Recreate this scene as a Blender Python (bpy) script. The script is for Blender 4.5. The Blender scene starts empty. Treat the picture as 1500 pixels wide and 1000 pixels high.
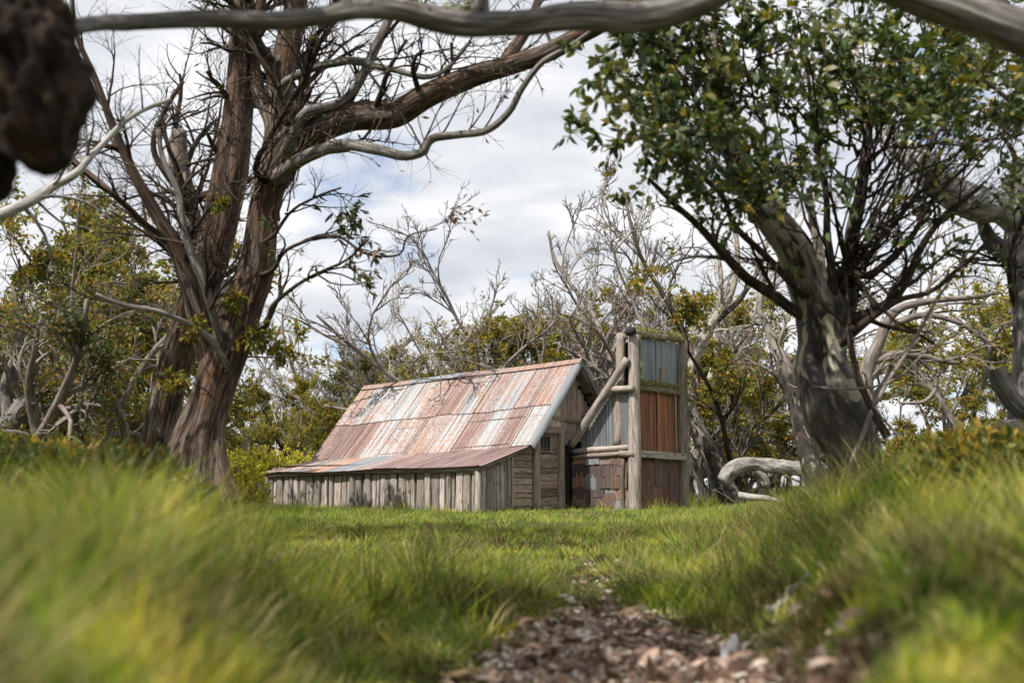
import bpy, math, random
import numpy as np
from mathutils import Vector, Matrix

SC = bpy.context.scene
COL = SC.collection
R = math.radians
# ------------------------------------------------------------------ camera
F, PITCH, CAMZ = 1541.35, 0.13239, 0.652
cam_d = bpy.data.cameras.new('camera'); cam = bpy.data.objects.new('camera', cam_d); COL.objects.link(cam)
cam_d.sensor_width = 36.0; cam_d.lens = F * 36.0 / 1500.0
cam.location = (0, 0, CAMZ); cam.rotation_euler = (math.pi / 2 + PITCH, 0, 0)
cam_d.clip_start = 0.05; cam_d.clip_end = 3000
cam_d.dof.use_dof = True; cam_d.dof.focus_distance = 24.0; cam_d.dof.aperture_fstop = 1.7
SC.camera = cam
# ------------------------------------------------------------------ light
SUN_EL, SUN_AZ = 54.0, 227.0      # azimuth clockwise from +Y; the sun stands behind the camera's left shoulder
def sun_vec():
    e, a = R(SUN_EL), R(SUN_AZ)
    return Vector((math.sin(a) * math.cos(e), math.cos(a) * math.cos(e), math.sin(e)))
sd = bpy.data.lights.new('sun', 'SUN'); sd.energy = 5.0; sd.angle = R(0.6); sd.color = (1.0, 0.955, 0.88)
sun = bpy.data.objects.new('sun', sd); COL.objects.link(sun)
sun.rotation_euler = (-sun_vec()).to_track_quat('-Z', 'Y').to_euler()
sun.location = (-20, -10, 30)

def nd(nt, typ, ins=None, **props):
    n = nt.nodes.new(typ)
    for k, v in props.items(): setattr(n, k, v)
    for k, v in (ins or {}).items():
        s = n.inputs[k]
        if isinstance(v, bpy.types.NodeSocket): nt.links.new(v, s)
        else: s.default_value = v
    return n
def ramp(nt, fac, stops, interp='LINEAR'):
    n = nt.nodes.new('ShaderNodeValToRGB'); cr = n.color_ramp; cr.interpolation = interp
    while len(cr.elements) < len(stops): cr.elements.new(0.5)
    for e, (p, c) in zip(cr.elements, stops):
        e.position = p; e.color = tuple(c) + (1,) if len(c) == 3 else c
    nt.links.new(fac, n.inputs[0]); return n.outputs[0]
def mixc(nt, fac, a, b, blend='MIX'):
    n = nt.nodes.new('ShaderNodeMix'); n.data_type = 'RGBA'; n.blend_type = blend
    for k, v in ((0, fac), (6, a), (7, b)):
        if isinstance(v, bpy.types.NodeSocket): nt.links.new(v, n.inputs[k])
        elif k == 0: n.inputs[k].default_value = v
        else: n.inputs[k].default_value = tuple(v) + (1,) if len(v) == 3 else v
    return n.outputs[2]
def mth(nt, op, a, b=0.0, c=0.0, clamp=False):
    n = nt.nodes.new('ShaderNodeMath'); n.operation = op; n.use_clamp = clamp
    for i, v in enumerate((a, b, c)):
        if isinstance(v, bpy.types.NodeSocket): nt.links.new(v, n.inputs[i])
        else: n.inputs[i].default_value = v
    return n.outputs[0]
def mrange(nt, v, a, b, c=0.0, d=1.0):
    n = nt.nodes.new('ShaderNodeMapRange'); n.interpolation_type = 'SMOOTHSTEP'
    nt.links.new(v, n.inputs[0])
    for i, x in enumerate((a, b, c, d)): n.inputs[i + 1].default_value = x
    return n.outputs[0]
def noise(nt, vec, scale, detail=4.0, rough=0.55, dist=0.0):
    n = nd(nt, 'ShaderNodeTexNoise', {'Scale': scale, 'Detail': detail, 'Roughness': rough, 'Distortion': dist})
    if vec is not None: nt.links.new(vec, n.inputs['Vector'])
    return n.outputs[0]
def mapping(nt, vec, scale=(1, 1, 1), loc=(0, 0, 0)):
    n = nd(nt, 'ShaderNodeMapping', {'Scale': scale})
    nt.links.new(vec, n.inputs['Vector'])
    if isinstance(loc, bpy.types.NodeSocket): nt.links.new(loc, n.inputs['Location'])
    else: n.inputs['Location'].default_value = loc
    return n.outputs[0]

W = bpy.data.worlds.new('World'); SC.world = W; W.use_nodes = True
nt = W.node_tree; nt.nodes.clear()
sky = nd(nt, 'ShaderNodeTexSky', sky_type='NISHITA', sun_disc=False, sun_elevation=R(SUN_EL), sun_rotation=R(SUN_AZ),
         altitude=1600.0, air_density=1.0, dust_density=0.8, ozone_density=1.4)
tc = nd(nt, 'ShaderNodeTexCoord').outputs['Generated']
# clouds: a flat layer seen from below (direction divided by its height), so they shrink towards the horizon
sep = nd(nt, 'ShaderNodeSeparateXYZ', {0: tc})
zz = mth(nt, 'MAXIMUM', mth(nt, 'ADD', sep.outputs[2], 0.30), 0.08)
cv = nd(nt, 'ShaderNodeCombineXYZ', {0: mth(nt, 'DIVIDE', sep.outputs[0], zz), 1: mth(nt, 'DIVIDE', sep.outputs[1], zz), 2: 0.0}).outputs[0]
cva = mapping(nt, cv, (1.5, 1.7, 1), (3.1, 1.25, 0.0))
n1 = noise(nt, cva, 1.6, 7.0, 0.55, 0.15)
n2 = noise(nt, mapping(nt, cv, (1, 1.3, 1), (7.7, 3.3, 1.0)), 2.6, 6.0, 0.55, 0.2)
cover = mrange(nt, n1, 0.29, 0.45)
shade = ramp(nt, n2, [(0.28, (4.9, 5.2, 5.8)), (0.48, (6.6, 6.8, 7.2)), (0.66, (8.9, 8.95, 9.1))])
skyc = mixc(nt, 1.0, sky.outputs[0], (1.15, 1.2, 1.3), 'MULTIPLY')
skyc = mixc(nt, 0.35, skyc, (5.4, 6.1, 7.3))
col = mixc(nt, cover, skyc, shade)
bg = nd(nt, 'ShaderNodeBackground', {'Color': col, 'Strength': 0.10})
wo = nd(nt, 'ShaderNodeOutputWorld', {'Surface': bg.outputs[0]})
SC.view_settings.view_transform = 'Standard'; SC.view_settings.look = 'None'
SC.view_settings.exposure = 0.30; SC.view_settings.gamma = 1.0; SC.view_settings.use_curve_mapping = False
SC.cycles.max_bounces = 6; SC.cycles.diffuse_bounces = 3; SC.cycles.glossy_bounces = 2
SC.cycles.transmission_bounces = 3; SC.cycles.transparent_max_bounces = 6; SC.cycles.use_denoising = True

# ------------------------------------------------------------------ numeric helpers
def hash3(ix, iy, iz):
    h = (ix.astype(np.int64) * 374761393 + iy.astype(np.int64) * 668265263 + iz.astype(np.int64) * 2147483647) & 0xffffffff
    h = ((h ^ (h >> 13)) * 1274126177) & 0xffffffff
    return ((h ^ (h >> 16)) & 0xffff) / 65535.0
def vnoise(p):
    p = np.asarray(p, float); i = np.floor(p).astype(int); f = p - i; f = f * f * (3 - 2 * f)
    r = 0
    for dx in (0, 1):
        for dy in (0, 1):
            for dz in (0, 1):
                w = (f[..., 0] if dx else 1 - f[..., 0]) * (f[..., 1] if dy else 1 - f[..., 1]) * (f[..., 2] if dz else 1 - f[..., 2])
                r = r + w * hash3(i[..., 0] + dx, i[..., 1] + dy, i[..., 2] + dz)
    return r * 2 - 1
def fbm(p, o=4):
    r = 0; a = 1; p = np.asarray(p, float)
    for k in range(o): r = r + a * vnoise(p + 17.3 * k); p = p * 2.03; a *= 0.5
    return r / 1.9
def sstep(a, b, x):
    t = np.clip((np.asarray(x, float) - a) / (b - a), 0, 1); return t * t * (3 - 2 * t)
def nrm(v): return v / np.maximum(np.linalg.norm(v, axis=-1, keepdims=True), 1e-9)

cp, sp = math.cos(PITCH), math.sin(PITCH)
def at(px, py, D):
    """the point seen at a photo pixel, D metres along +Y from the camera"""
    a = (px - 750) / F; b = (500 - py) / F
    d = np.array([a, cp - b * sp, sp + b * cp]); d *= D / d[1]
    return d + np.array([0, 0, CAMZ])

def path_c(y): return np.interp(y, [0, 3.4, 6.9, 11.8, 16], [0.30, 0.36, 0.50, 0.90, 1.2])
def path_w(y): return np.interp(y, [0, 3.4, 4.4, 5.6, 6.8, 10, 13], [0.56, 0.54, 0.40, 0.24, 0.10, 0.05, 0.0])
def ground_z(x, y):
    x = np.asarray(x, float); y = np.asarray(y, float); ys = np.maximum(y, 1.6)
    a = x / ys
    nearL = np.interp(ys, [0, 4, 8, 12, 16, 22, 32, 60], [0.34, 0.42, 0.50, 0.52, 0.30, 0.05, 0.0, 0.3])
    eL = np.interp(ys, [0, 5, 9, 14, 20, 30], [-0.15, -0.185, -0.20, -0.22, -0.25, -0.27])
    tL = sstep(0, 1, (eL - a) / 0.20)
    z = nearL * tL
    z = z + 0.09 * np.clip(-x - 0.30 * ys, 0, 40) * sstep(3, 9, ys)
    nearR = np.interp(ys, [0, 2, 4, 9, 14, 24, 60], [0.34, 0.38, 0.46, 0.62, 0.62, 0.55, 0.6])
    eR = np.interp(ys, [0, 2, 4, 9, 14, 20, 30], [0.24, 0.20, 0.17, 0.16, 0.17, 0.18, 0.18])
    tR = sstep(0, 1, (a - eR) / 0.20)
    z = z + nearR * tR
    z = z + 0.13 * np.clip(x - 0.36 * ys, 0, 20) * sstep(3, 8, ys)
    # the path lies a little lower
    pm = 1 - sstep(0.6, 1.5, np.abs(x - path_c(y)) / np.maximum(path_w(y), 0.15))
    z = z - 0.035 * pm * (y < 14)
    q = np.stack([x, y, 0 * x], -1)
    lump = fbm(q * 0.9, 3) * 0.10 + fbm(q * 3.1 + 5, 2) * 0.025
    hutd = sstep(3.0, 8.0, np.abs(y - 23.5)) * 0.85 + 0.15
    z = z + lump * hutd * (1 - 0.6 * pm)
    far = np.hypot(x, y)
    z = z + sstep(45, 160, far) * 0.5 - sstep(60, 500, far) * 9.0
    return z
def gpt(px, D, dz=0.0):
    x = (px - 750) / F * D / 1.0 * (cp)  # close enough for a base point near the horizon
    return np.array([x, D, float(ground_z(x, D)) + dz])

# ------------------------------------------------------------------ mesh helpers
def mesh_np(name, V, faces, smooth=False, attrs=None, mat=None):
    """faces: array (M,3) or (M,4), or a list of such arrays"""
    if not isinstance(faces, list): faces = [faces]
    faces = [f for f in faces if len(f)]
    me = bpy.data.meshes.new(name)
    V = np.asarray(V, np.float32)
    me.vertices.add(len(V)); me.vertices.foreach_set('co', V.ravel())
    loops = np.concatenate([f.ravel() for f in faces]).astype(np.int32)
    tot = np.concatenate([np.full(len(f), f.shape[1]) for f in faces]).astype(np.int32)
    st = np.concatenate([[0], np.cumsum(tot)[:-1]]).astype(np.int32)
    me.loops.add(len(loops)); me.loops.foreach_set('vertex_index', loops)
    me.polygons.add(len(tot)); me.polygons.foreach_set('loop_start', st); me.polygons.foreach_set('loop_total', tot)
    if smooth: me.polygons.foreach_set('use_smooth', np.ones(len(tot), bool))
    for k, (typ, arr) in (attrs or {}).items():
        at_ = me.attributes.new(k, typ, 'POINT')
        at_.data.foreach_set('vector' if typ == 'FLOAT_VECTOR' else 'value', np.asarray(arr, np.float32).ravel())
    me.update(); me.validate()
    if mat: me.materials.append(mat)
    return me
def link(name, me, parent=None, loc=None):
    o = bpy.data.objects.new(name, me); COL.objects.link(o)
    if parent: o.parent = parent
    if loc is not None: o.location = loc
    return o
def tag(o, label=None, cat=None, group=None, kind=None):
    if label: o['label'] = label
    if cat: o['category'] = cat
    if group: o['group'] = group
    if kind: o['kind'] = kind
    return o
def empty(name, loc, rz=0.0):
    o = bpy.data.objects.new(name, None); COL.objects.link(o); o.location = Vector(loc); o.rotation_euler = (0, 0, rz)
    o.empty_display_size = 0.2; return o

def catmull(pts, n):
    P = np.asarray(pts, float)
    Q = np.vstack([2 * P[0] - P[1], P, 2 * P[-1] - P[-2]])
    seg = np.linalg.norm(np.diff(P[:, :3], axis=0), axis=1); cum = np.concatenate([[0], np.cumsum(seg)])
    s = np.linspace(0, cum[-1], n); out = []
    for x in s:
        i = min(int(np.searchsorted(cum, x, 'right') - 1), len(P) - 2); t = (x - cum[i]) / max(seg[i], 1e-9)
        p0, p1, p2, p3 = Q[i:i + 4]
        out.append(0.5 * (2 * p1 + (p2 - p0) * t + (2 * p0 - 5 * p1 + 4 * p2 - p3) * t * t + (3 * p1 - p0 - 3 * p2 + p3) * t ** 3))
    return np.array(out)

def sweep(polys, rad, sides, bump=None, cap=False):
    """polys (N,k,3), rad (N,k) -> verts, quads, bark coords"""
    N, k, _ = polys.shape
    T = nrm(np.gradient(polys, axis=1))
    mean = nrm(polys[:, -1] - polys[:, 0] + 1e-6)
    ref = np.where(np.abs(mean[:, 2:3]) < 0.8, np.array([[0, 0, 1.0]]), np.array([[0.0, 1.0, 0.0]]))
    ref = ref[:, None, :]
    n = nrm(ref - (ref * T).sum(-1, keepdims=True) * T); b = np.cross(T, n)
    ph = np.linspace(0, 2 * np.pi, sides, endpoint=False)
    c, s_ = np.cos(ph), np.sin(ph)
    rr = np.repeat(rad[:, :, None], sides, 2)
    seg = np.linalg.norm(np.diff(polys, axis=1), axis=2); S = np.concatenate([np.zeros((N, 1)), np.cumsum(seg, 1)], 1)
    if bump is not None: rr = rr * (1 + bump(S[:, :, None] + 0 * rr, ph[None, None, :] + 0 * rr, polys[:, :, None, :] + 0 * rr[..., None]))
    V = polys[:, :, None, :] + rr[..., None] * (c[None, None, :, None] * n[:, :, None, :] + s_[None, None, :, None] * b[:, :, None, :])
    r0 = np.maximum(rad.max(1), 0.004)[:, None, None]
    B = np.stack([c[None, None] * r0 + 0 * rr, s_[None, None] * r0 + 0 * rr, S[:, :, None] + 0 * rr + np.arange(N)[:, None, None] * 0.731], -1)
    base = (np.arange(N) * k * sides)[:, None, None]
    i = np.arange(k - 1)[None, :, None] * sides; j = np.arange(sides)[None, None, :]; j2 = (j + 1) % sides
    q = np.stack([base + i + j, base + i + j2, base + i + sides + j2, base + i + sides + j], -1).reshape(-1, 4)
    V = V.reshape(-1, 3); B = B.reshape(-1, 3)
    if cap:
        e0 = (np.arange(N) * k * sides)[:, None]
        caps = []
        for off in (0, (k - 1) * sides):
            cidx = len(V) + np.arange(N)
            ctr = polys[:, 0 if off == 0 else -1]
            V = np.vstack([V, ctr]); B = np.vstack([B, np.zeros((N, 3))])
            jj = np.arange(sides)[None, :]; a = e0 + off + jj; a2 = e0 + off + (jj + 1) % sides
            cc = np.repeat(cidx[:, None], sides, 1)
            caps.append((np.stack([a2, a, cc], -1) if off == 0 else np.stack([a, a2, cc], -1)).reshape(-1, 3))
        return V, [q] + caps, B
    return V, [q], B
def tubes_mesh(name, batches, mat):
    """batches: list of (polys, rad, sides)"""
    Vs, Fs, Bs, off = [], [], [], 0
    for polys, rad, sides in batches:
        if not len(polys): continue
        V, f, B = sweep(polys, rad, sides)
        Vs.append(V); Bs.append(B); Fs.append(f[0] + off); off += len(V)
    return mesh_np(name, np.vstack(Vs), np.vstack(Fs), True, {'bark': ('FLOAT_VECTOR', np.vstack(Bs))}, mat)

def extend(rng, P0, D0, L, Rr, k=6, wig=0.25, trop=0.0, tip=0.35, persist=0.5):
    N = len(P0); pts = np.zeros((N, k, 3)); pts[:, 0] = P0; d = nrm(D0); w = rng.normal(size=(N, 3)) * wig
    for i in range(1, k):
        w = persist * w + rng.normal(size=(N, 3)) * wig * (1 - persist) * 1.6
        d = nrm(d + w + np.array([0, 0, trop])); pts[:, i] = pts[:, i - 1] + d * (L / (k - 1))[:, None]
    t = np.linspace(0, 1, k)[None]
    return pts, Rr[:, None] * (1 - (1 - tip) * t)
def spawn(rng, polys, rad, n, t0=0.2, t1=1.0, ang=(30, 60), ln=(0.3, 0.6), rr=0.5, rmin=0.002, absolute=False, fade=0.5, up=0.0, out=None):
    N, k, _ = polys.shape
    lens = np.linalg.norm(np.diff(polys, axis=1), axis=2).sum(1)
    n = np.broadcast_to(np.asarray(n, float), (N,))
    cnt = np.floor(n + rng.random(N)).astype(int); idx = np.repeat(np.arange(N), cnt); M = len(idx)
    t = rng.uniform(t0, t1, M); f = t * (k - 1) * 0.9999; i = f.astype(int); fr = (f - i)[:, None]
    A, B = polys[idx, i], polys[idx, i + 1]; pos = A + (B - A) * fr; tan = nrm(B - A)
    r = rad[idx, i] + (rad[idx, i + 1] - rad[idx, i]) * fr[:, 0]
    rv = rng.normal(size=(M, 3)); rv = nrm(rv - (rv * tan).sum(-1, keepdims=True) * tan)
    a = np.radians(rng.uniform(ang[0], ang[1], M))[:, None]
    d = nrm(tan * np.cos(a) + rv * np.sin(a) + np.array([0, 0, up]))
    if out is not None: d = nrm(d + np.asarray(out))
    L = rng.uniform(ln[0], ln[1], M) * (1 if absolute else lens[idx]) * (1 - fade * t)
    return pos, d, L, np.maximum(r * rr, rmin)

def leaves_mesh(name, rng, pos, direc, length, width, mat, lens_shape=True, droop=0.2, flat=0.4):
    N = len(pos); d = nrm(direc); rv = rng.normal(size=(N, 3)); rv[:, 2] += flat * 2
    side = nrm(np.cross(d, rv)); up = nrm(np.cross(side, d))
    L = length[:, None]; Wd = width[:, None]
    if lens_shape:
        V = np.stack([pos, pos + d * L * .30 + side * Wd * .46 + up * Wd * .10, pos + d * L * .30 - side * Wd * .46 + up * Wd * .10,
                      pos + d * L * .68 + side * Wd * .40 - up * L * .02, pos + d * L * .68 - side * Wd * .40 - up * L * .02,
                      pos + d * L - up * L * droop], 1).reshape(-1, 3)
        b = (np.arange(N) * 6)[:, None, None]
        T = np.array([[0, 2, 1], [1, 2, 4], [1, 4, 3], [3, 4, 5]])[None]
        return mesh_np(name, V, (b + T).reshape(-1, 3), False, None, mat)
    V = np.stack([pos, pos + d * L * .45 + side * Wd * .5, pos + d * L - up * L * droop, pos + d * L * .45 - side * Wd * .5], 1).reshape(-1, 3)
    return mesh_np(name, V, (np.arange(N) * 4)[:, None] + np.arange(4)[None], False, None, mat)
def on_twigs(rng, tw, n, t0=0.3, hang=0.5, spread=0.9):
    N, k, _ = tw.shape
    cnt = np.floor(n + rng.random(N)).astype(int); idx = np.repeat(np.arange(N), cnt); M = len(idx)
    t = rng.uniform(t0, 1, M); f = t * (k - 1) * .9999; i = f.astype(int); fr = (f - i)[:, None]
    A, B = tw[idx, i], tw[idx, i + 1]; d = nrm(B - A) + rng.normal(size=(M, 3)) * spread; d[:, 2] -= hang
    return A + (B - A) * fr, nrm(d)

# ------------------------------------------------------------------ materials
def new_mat(name):
    m = bpy.data.materials.new(name); m.use_nodes = True; m.node_tree.nodes.clear(); return m, m.node_tree
def finish(nt, color, rough=0.8, spec=0.3, bump_h=None, bump_s=0.3, bump_d=0.01, metal=0.0, transl=None, transl_f=0.35):
    p = nd(nt, 'ShaderNodeBsdfPrincipled', {'Base Color': color, 'Roughness': rough, 'Specular IOR Level': spec, 'Metallic': metal})
    if bump_h is not None:
        b = nd(nt, 'ShaderNodeBump', {'Height': bump_h, 'Strength': bump_s, 'Distance': bump_d})
        nt.links.new(b.outputs[0], p.inputs['Normal'])
    o = nt.nodes.new('ShaderNodeOutputMaterial')
    if transl is not None:
        t = nd(nt, 'ShaderNodeBsdfTranslucent', {'Color': transl})
        mx = nd(nt, 'ShaderNodeMixShader', {0: transl_f, 1: p.outputs[0], 2: t.outputs[0]})
        nt.links.new(mx.outputs[0], o.inputs[0])
    else: nt.links.new(p.outputs[0], o.inputs[0])
def bark_mat(name, dark, mid, light, accent=None, acc_amt=0.5, lichen=None, stretch=0.12, scale=26, bump=0.7, bd=0.02, patch=1.5):
    m, nt = new_mat(name)
    v = nd(nt, 'ShaderNodeAttribute', attribute_name='bark').outputs['Vector']
    vs = mapping(nt, v, (1, 1, stretch))
    a = noise(nt, vs, scale, 7, 0.68, 0.6); b = noise(nt, v, patch, 4, 0.55)
    fine = noise(nt, mapping(nt, v, (1, 1, stretch * 2.5)), scale * 3.2, 4, 0.6)
    h = mth(nt, 'ADD', a, mth(nt, 'MULTIPLY', fine, 0.35))
    c = ramp(nt, a, [(0.30, dark), (0.50, mid), (0.70, light)])
    if name == 'bark_brown':
        c = mixc(nt, mth(nt, 'MULTIPLY', mrange(nt, b, .50, .38), mrange(nt, a, .42, .66, .0, .65)), c, (.24, .215, .19))
    if accent:
        f = mth(nt, 'MULTIPLY', mth(nt, 'MULTIPLY', mrange(nt, b, 0.50, 0.62), mrange(nt, noise(nt, vs, scale * .5, 3, .6), .45, .6)), acc_amt)
        c = mixc(nt, f, c, mixc(nt, fine, tuple(x * .6 for x in accent), accent))
    if lichen:
        geo = noise(nt, nd(nt, 'ShaderNodeTexCoord').outputs['Object'], 5.0, 6, 0.65)
        c = mixc(nt, mrange(nt, geo, 0.61, 0.70, 0, 0.75), c, lichen)
    c = mixc(nt, 0.35, c, mixc(nt, fine, (.35, .35, .35), (1.5, 1.5, 1.5)), 'MULTIPLY')
    finish(nt, c, 0.88, 0.2, h, bump, bd); return m
M = {}
M['bark_brown'] = bark_mat('bark_brown', (.014, .009, .007), (.075, .047, .034), (.30, .23, .18), (.27, .125, .06), .5, (.13, .125, .05))
M['bark_grey'] = bark_mat('bark_grey', (.028, .023, .020), (.165, .148, .134), (.46, .435, .405), (.12, .085, .06), .8, (.21, .21, .11), scale=34, bd=.01)
M['bark_white'] = bark_mat('bark_white', (.12, .11, .10), (.42, .395, .37), (.70, .68, .64), (.15, .125, .10), .85, None, scale=30, bd=.006, stretch=.2)
M['bark_log'] = bark_mat('bark_log', (.06, .052, .046), (.26, .24, .22), (.50, .475, .44), (.12, .10, .085), .8, (.20, .19, .11), scale=26, bd=.01, stretch=.3)
M['bark_pink'] = bark_mat('bark_pink', (.05, .040, .034), (.20, .168, .145), (.42, .37, .33), (.20, .12, .08), .4, None, scale=30, bd=.006, stretch=.2)
M['bark_dark'] = bark_mat('bark_dark', (.014, .010, .008), (.045, .032, .024), (.12, .09, .068), (.12, .06, .03), .4, None, scale=40, bd=.006)
M['bark_moss'] = bark_mat('bark_moss', (.006, .004, .003), (.022, .014, .009), (.10, .07, .045), (.07, .03, .012), .5, (.42, .30, .05), scale=9, bd=.08, stretch=.6, patch=3)
def smooth_bark():
    m, nt = new_mat('bark_smooth')
    v = nd(nt, 'ShaderNodeAttribute', attribute_name='bark').outputs['Vector']
    a = noise(nt, mapping(nt, v, (1, 1, .75)), 4.2, 4, .5, 1.2); b = noise(nt, mapping(nt, v, (1, 1, .5)), 5.5, 3, .45, 1.0)
    f = noise(nt, mapping(nt, v, (1, 1, .3)), 40, 6, .65)
    c = ramp(nt, a, [(.34, (.026, .021, .018)), (.47, (.052, .043, .038)), (.58, (.082, .069, .060)), (.64, (.14, .125, .09))])
    c = mixc(nt, mrange(nt, b, .61, .64, 0, .85), c, (.34, .31, .23))
    c = mixc(nt, mrange(nt, b, .36, .30, 0, .6), c, (.10, .085, .05))
    c = mixc(nt, .5, c, mixc(nt, f, (.45, .45, .45), (1.5, 1.5, 1.5)), 'MULTIPLY')
    hz = nd(nt, 'ShaderNodeSeparateXYZ', {0: v}).outputs[2]
    c = mixc(nt, mth(nt, 'MULTIPLY', mrange(nt, hz, 1.9, 2.5, 0, .8), mrange(nt, a, .36, .52)), c, (.42, .37, .31))
    finish(nt, c, .7, .3, mth(nt, 'ADD', f, a), .3, .012); return m
M['bark_smooth'] = smooth_bark()
def leaf_mat(name, cols, warm=None, warm_at=.62, rough=.42, spec=.22, tf=.3, pscale=1.3):
    m, nt = new_mat(name)
    g = nd(nt, 'ShaderNodeNewGeometry'); r = g.outputs['Random Per Island']
    tcn = nd(nt, 'ShaderNodeTexCoord').outputs['Object']
    pn = noise(nt, tcn, pscale, 3, .6)
    k = mth(nt, 'ADD', mth(nt, 'MULTIPLY', r, .6), mth(nt, 'MULTIPLY', pn, .4))
    n = len(cols); c = ramp(nt, k, [(.12 + .76 * i / (n - 1), q) for i, q in enumerate(cols)])
    if warm:
        rr = mth(nt, 'FRACT', mth(nt, 'MULTIPLY', r, 37.7))
        pn2 = noise(nt, tcn, pscale * 1.7, 3, .6)
        f = mrange(nt, mth(nt, 'ADD', mth(nt, 'MULTIPLY', rr, .35), mth(nt, 'MULTIPLY', pn2, .65)), warm_at - .08, warm_at + .06)
        c = mixc(nt, f, c, warm)
    tr = mixc(nt, 1.0, c, (1.5, 1.7, .7), 'MULTIPLY')
    finish(nt, c, rough, spec, transl=tr, transl_f=tf); return m
M['leaf_gum'] = leaf_mat('leaf_gum', [(.018, .034, .010), (.040, .066, .020), (.080, .110, .038), (.16, .19, .085)], (.26, .19, .025), .66, rough=.36, spec=.42, tf=.25)
M['leaf_olive'] = leaf_mat('leaf_olive', [(.045, .062, .016), (.10, .12, .028), (.17, .18, .042), (.27, .25, .07)], (.34, .20, .03), .56)
M['leaf_gold'] = leaf_mat('leaf_gold', [(.08, .10, .018), (.18, .18, .026), (.30, .25, .035)], (.36, .24, .035), .58)
M['leaf_dark'] = leaf_mat('leaf_dark', [(.024, .042, .015), (.052, .075, .022), (.10, .115, .032)], (.20, .11, .03), .62)
M['leaf_bush'] = leaf_mat('leaf_bush', [(.22, .26, .015), (.44, .43, .03), (.62, .56, .08)], (.66, .52, .14), .55, rough=.5)
M['leaf_dead'] = leaf_mat('leaf_dead', [(.08, .035, .02), (.14, .06, .03), (.20, .09, .045)], rough=.6)
def grass_mat(name, cols, pscale=.8, tf=.35):
    m, nt = new_mat(name)
    r = nd(nt, 'ShaderNodeNewGeometry').outputs['Random Per Island']; tu = nd(nt, 'ShaderNodeAttribute', attribute_name='tuft').outputs['Fac']
    tcn = nd(nt, 'ShaderNodeTexCoord').outputs['Object']
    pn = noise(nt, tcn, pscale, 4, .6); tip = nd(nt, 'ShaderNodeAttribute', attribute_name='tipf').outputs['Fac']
    pn3 = noise(nt, tcn, pscale * 4.2, 2, .5)
    k = mth(nt, 'ADD', mth(nt, 'ADD', mth(nt, 'MULTIPLY', r, .18), mth(nt, 'MULTIPLY', tu, .36)), mth(nt, 'SUBTRACT', mth(nt, 'ADD', mth(nt, 'MULTIPLY', pn, 1.4), mth(nt, 'MULTIPLY', pn3, 1.5)), 1.26))
    n = len(cols); c = ramp(nt, k, [(.18 + .62 * i / (n - 1), q) for i, q in enumerate(cols)])
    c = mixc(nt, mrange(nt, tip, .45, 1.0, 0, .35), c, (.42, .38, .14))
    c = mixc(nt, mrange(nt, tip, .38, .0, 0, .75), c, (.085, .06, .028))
    dry = mth(nt, 'MAXIMUM', mrange(nt, mth(nt, 'FRACT', mth(nt, 'MULTIPLY', r, 91.3)), .78, .84), mrange(nt, mth(nt, 'FRACT', mth(nt, 'MULTIPLY', tu, 53.7)), .90, .92))
    c = mixc(nt, mth(nt, 'MULTIPLY', dry, .85), c, (.40, .33, .17))
    finish(nt, c, .55, .12, transl=mixc(nt, 1.0, c, (1.6, 1.8, .6), 'MULTIPLY'), transl_f=tf); return m
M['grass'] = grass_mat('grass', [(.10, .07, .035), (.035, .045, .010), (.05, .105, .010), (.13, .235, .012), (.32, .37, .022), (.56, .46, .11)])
M['grass_field'] = grass_mat('grass_field', [(.05, .10, .012), (.10, .20, .018), (.19, .30, .028), (.34, .38, .06), (.46, .40, .14)], pscale=.8)

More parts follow.
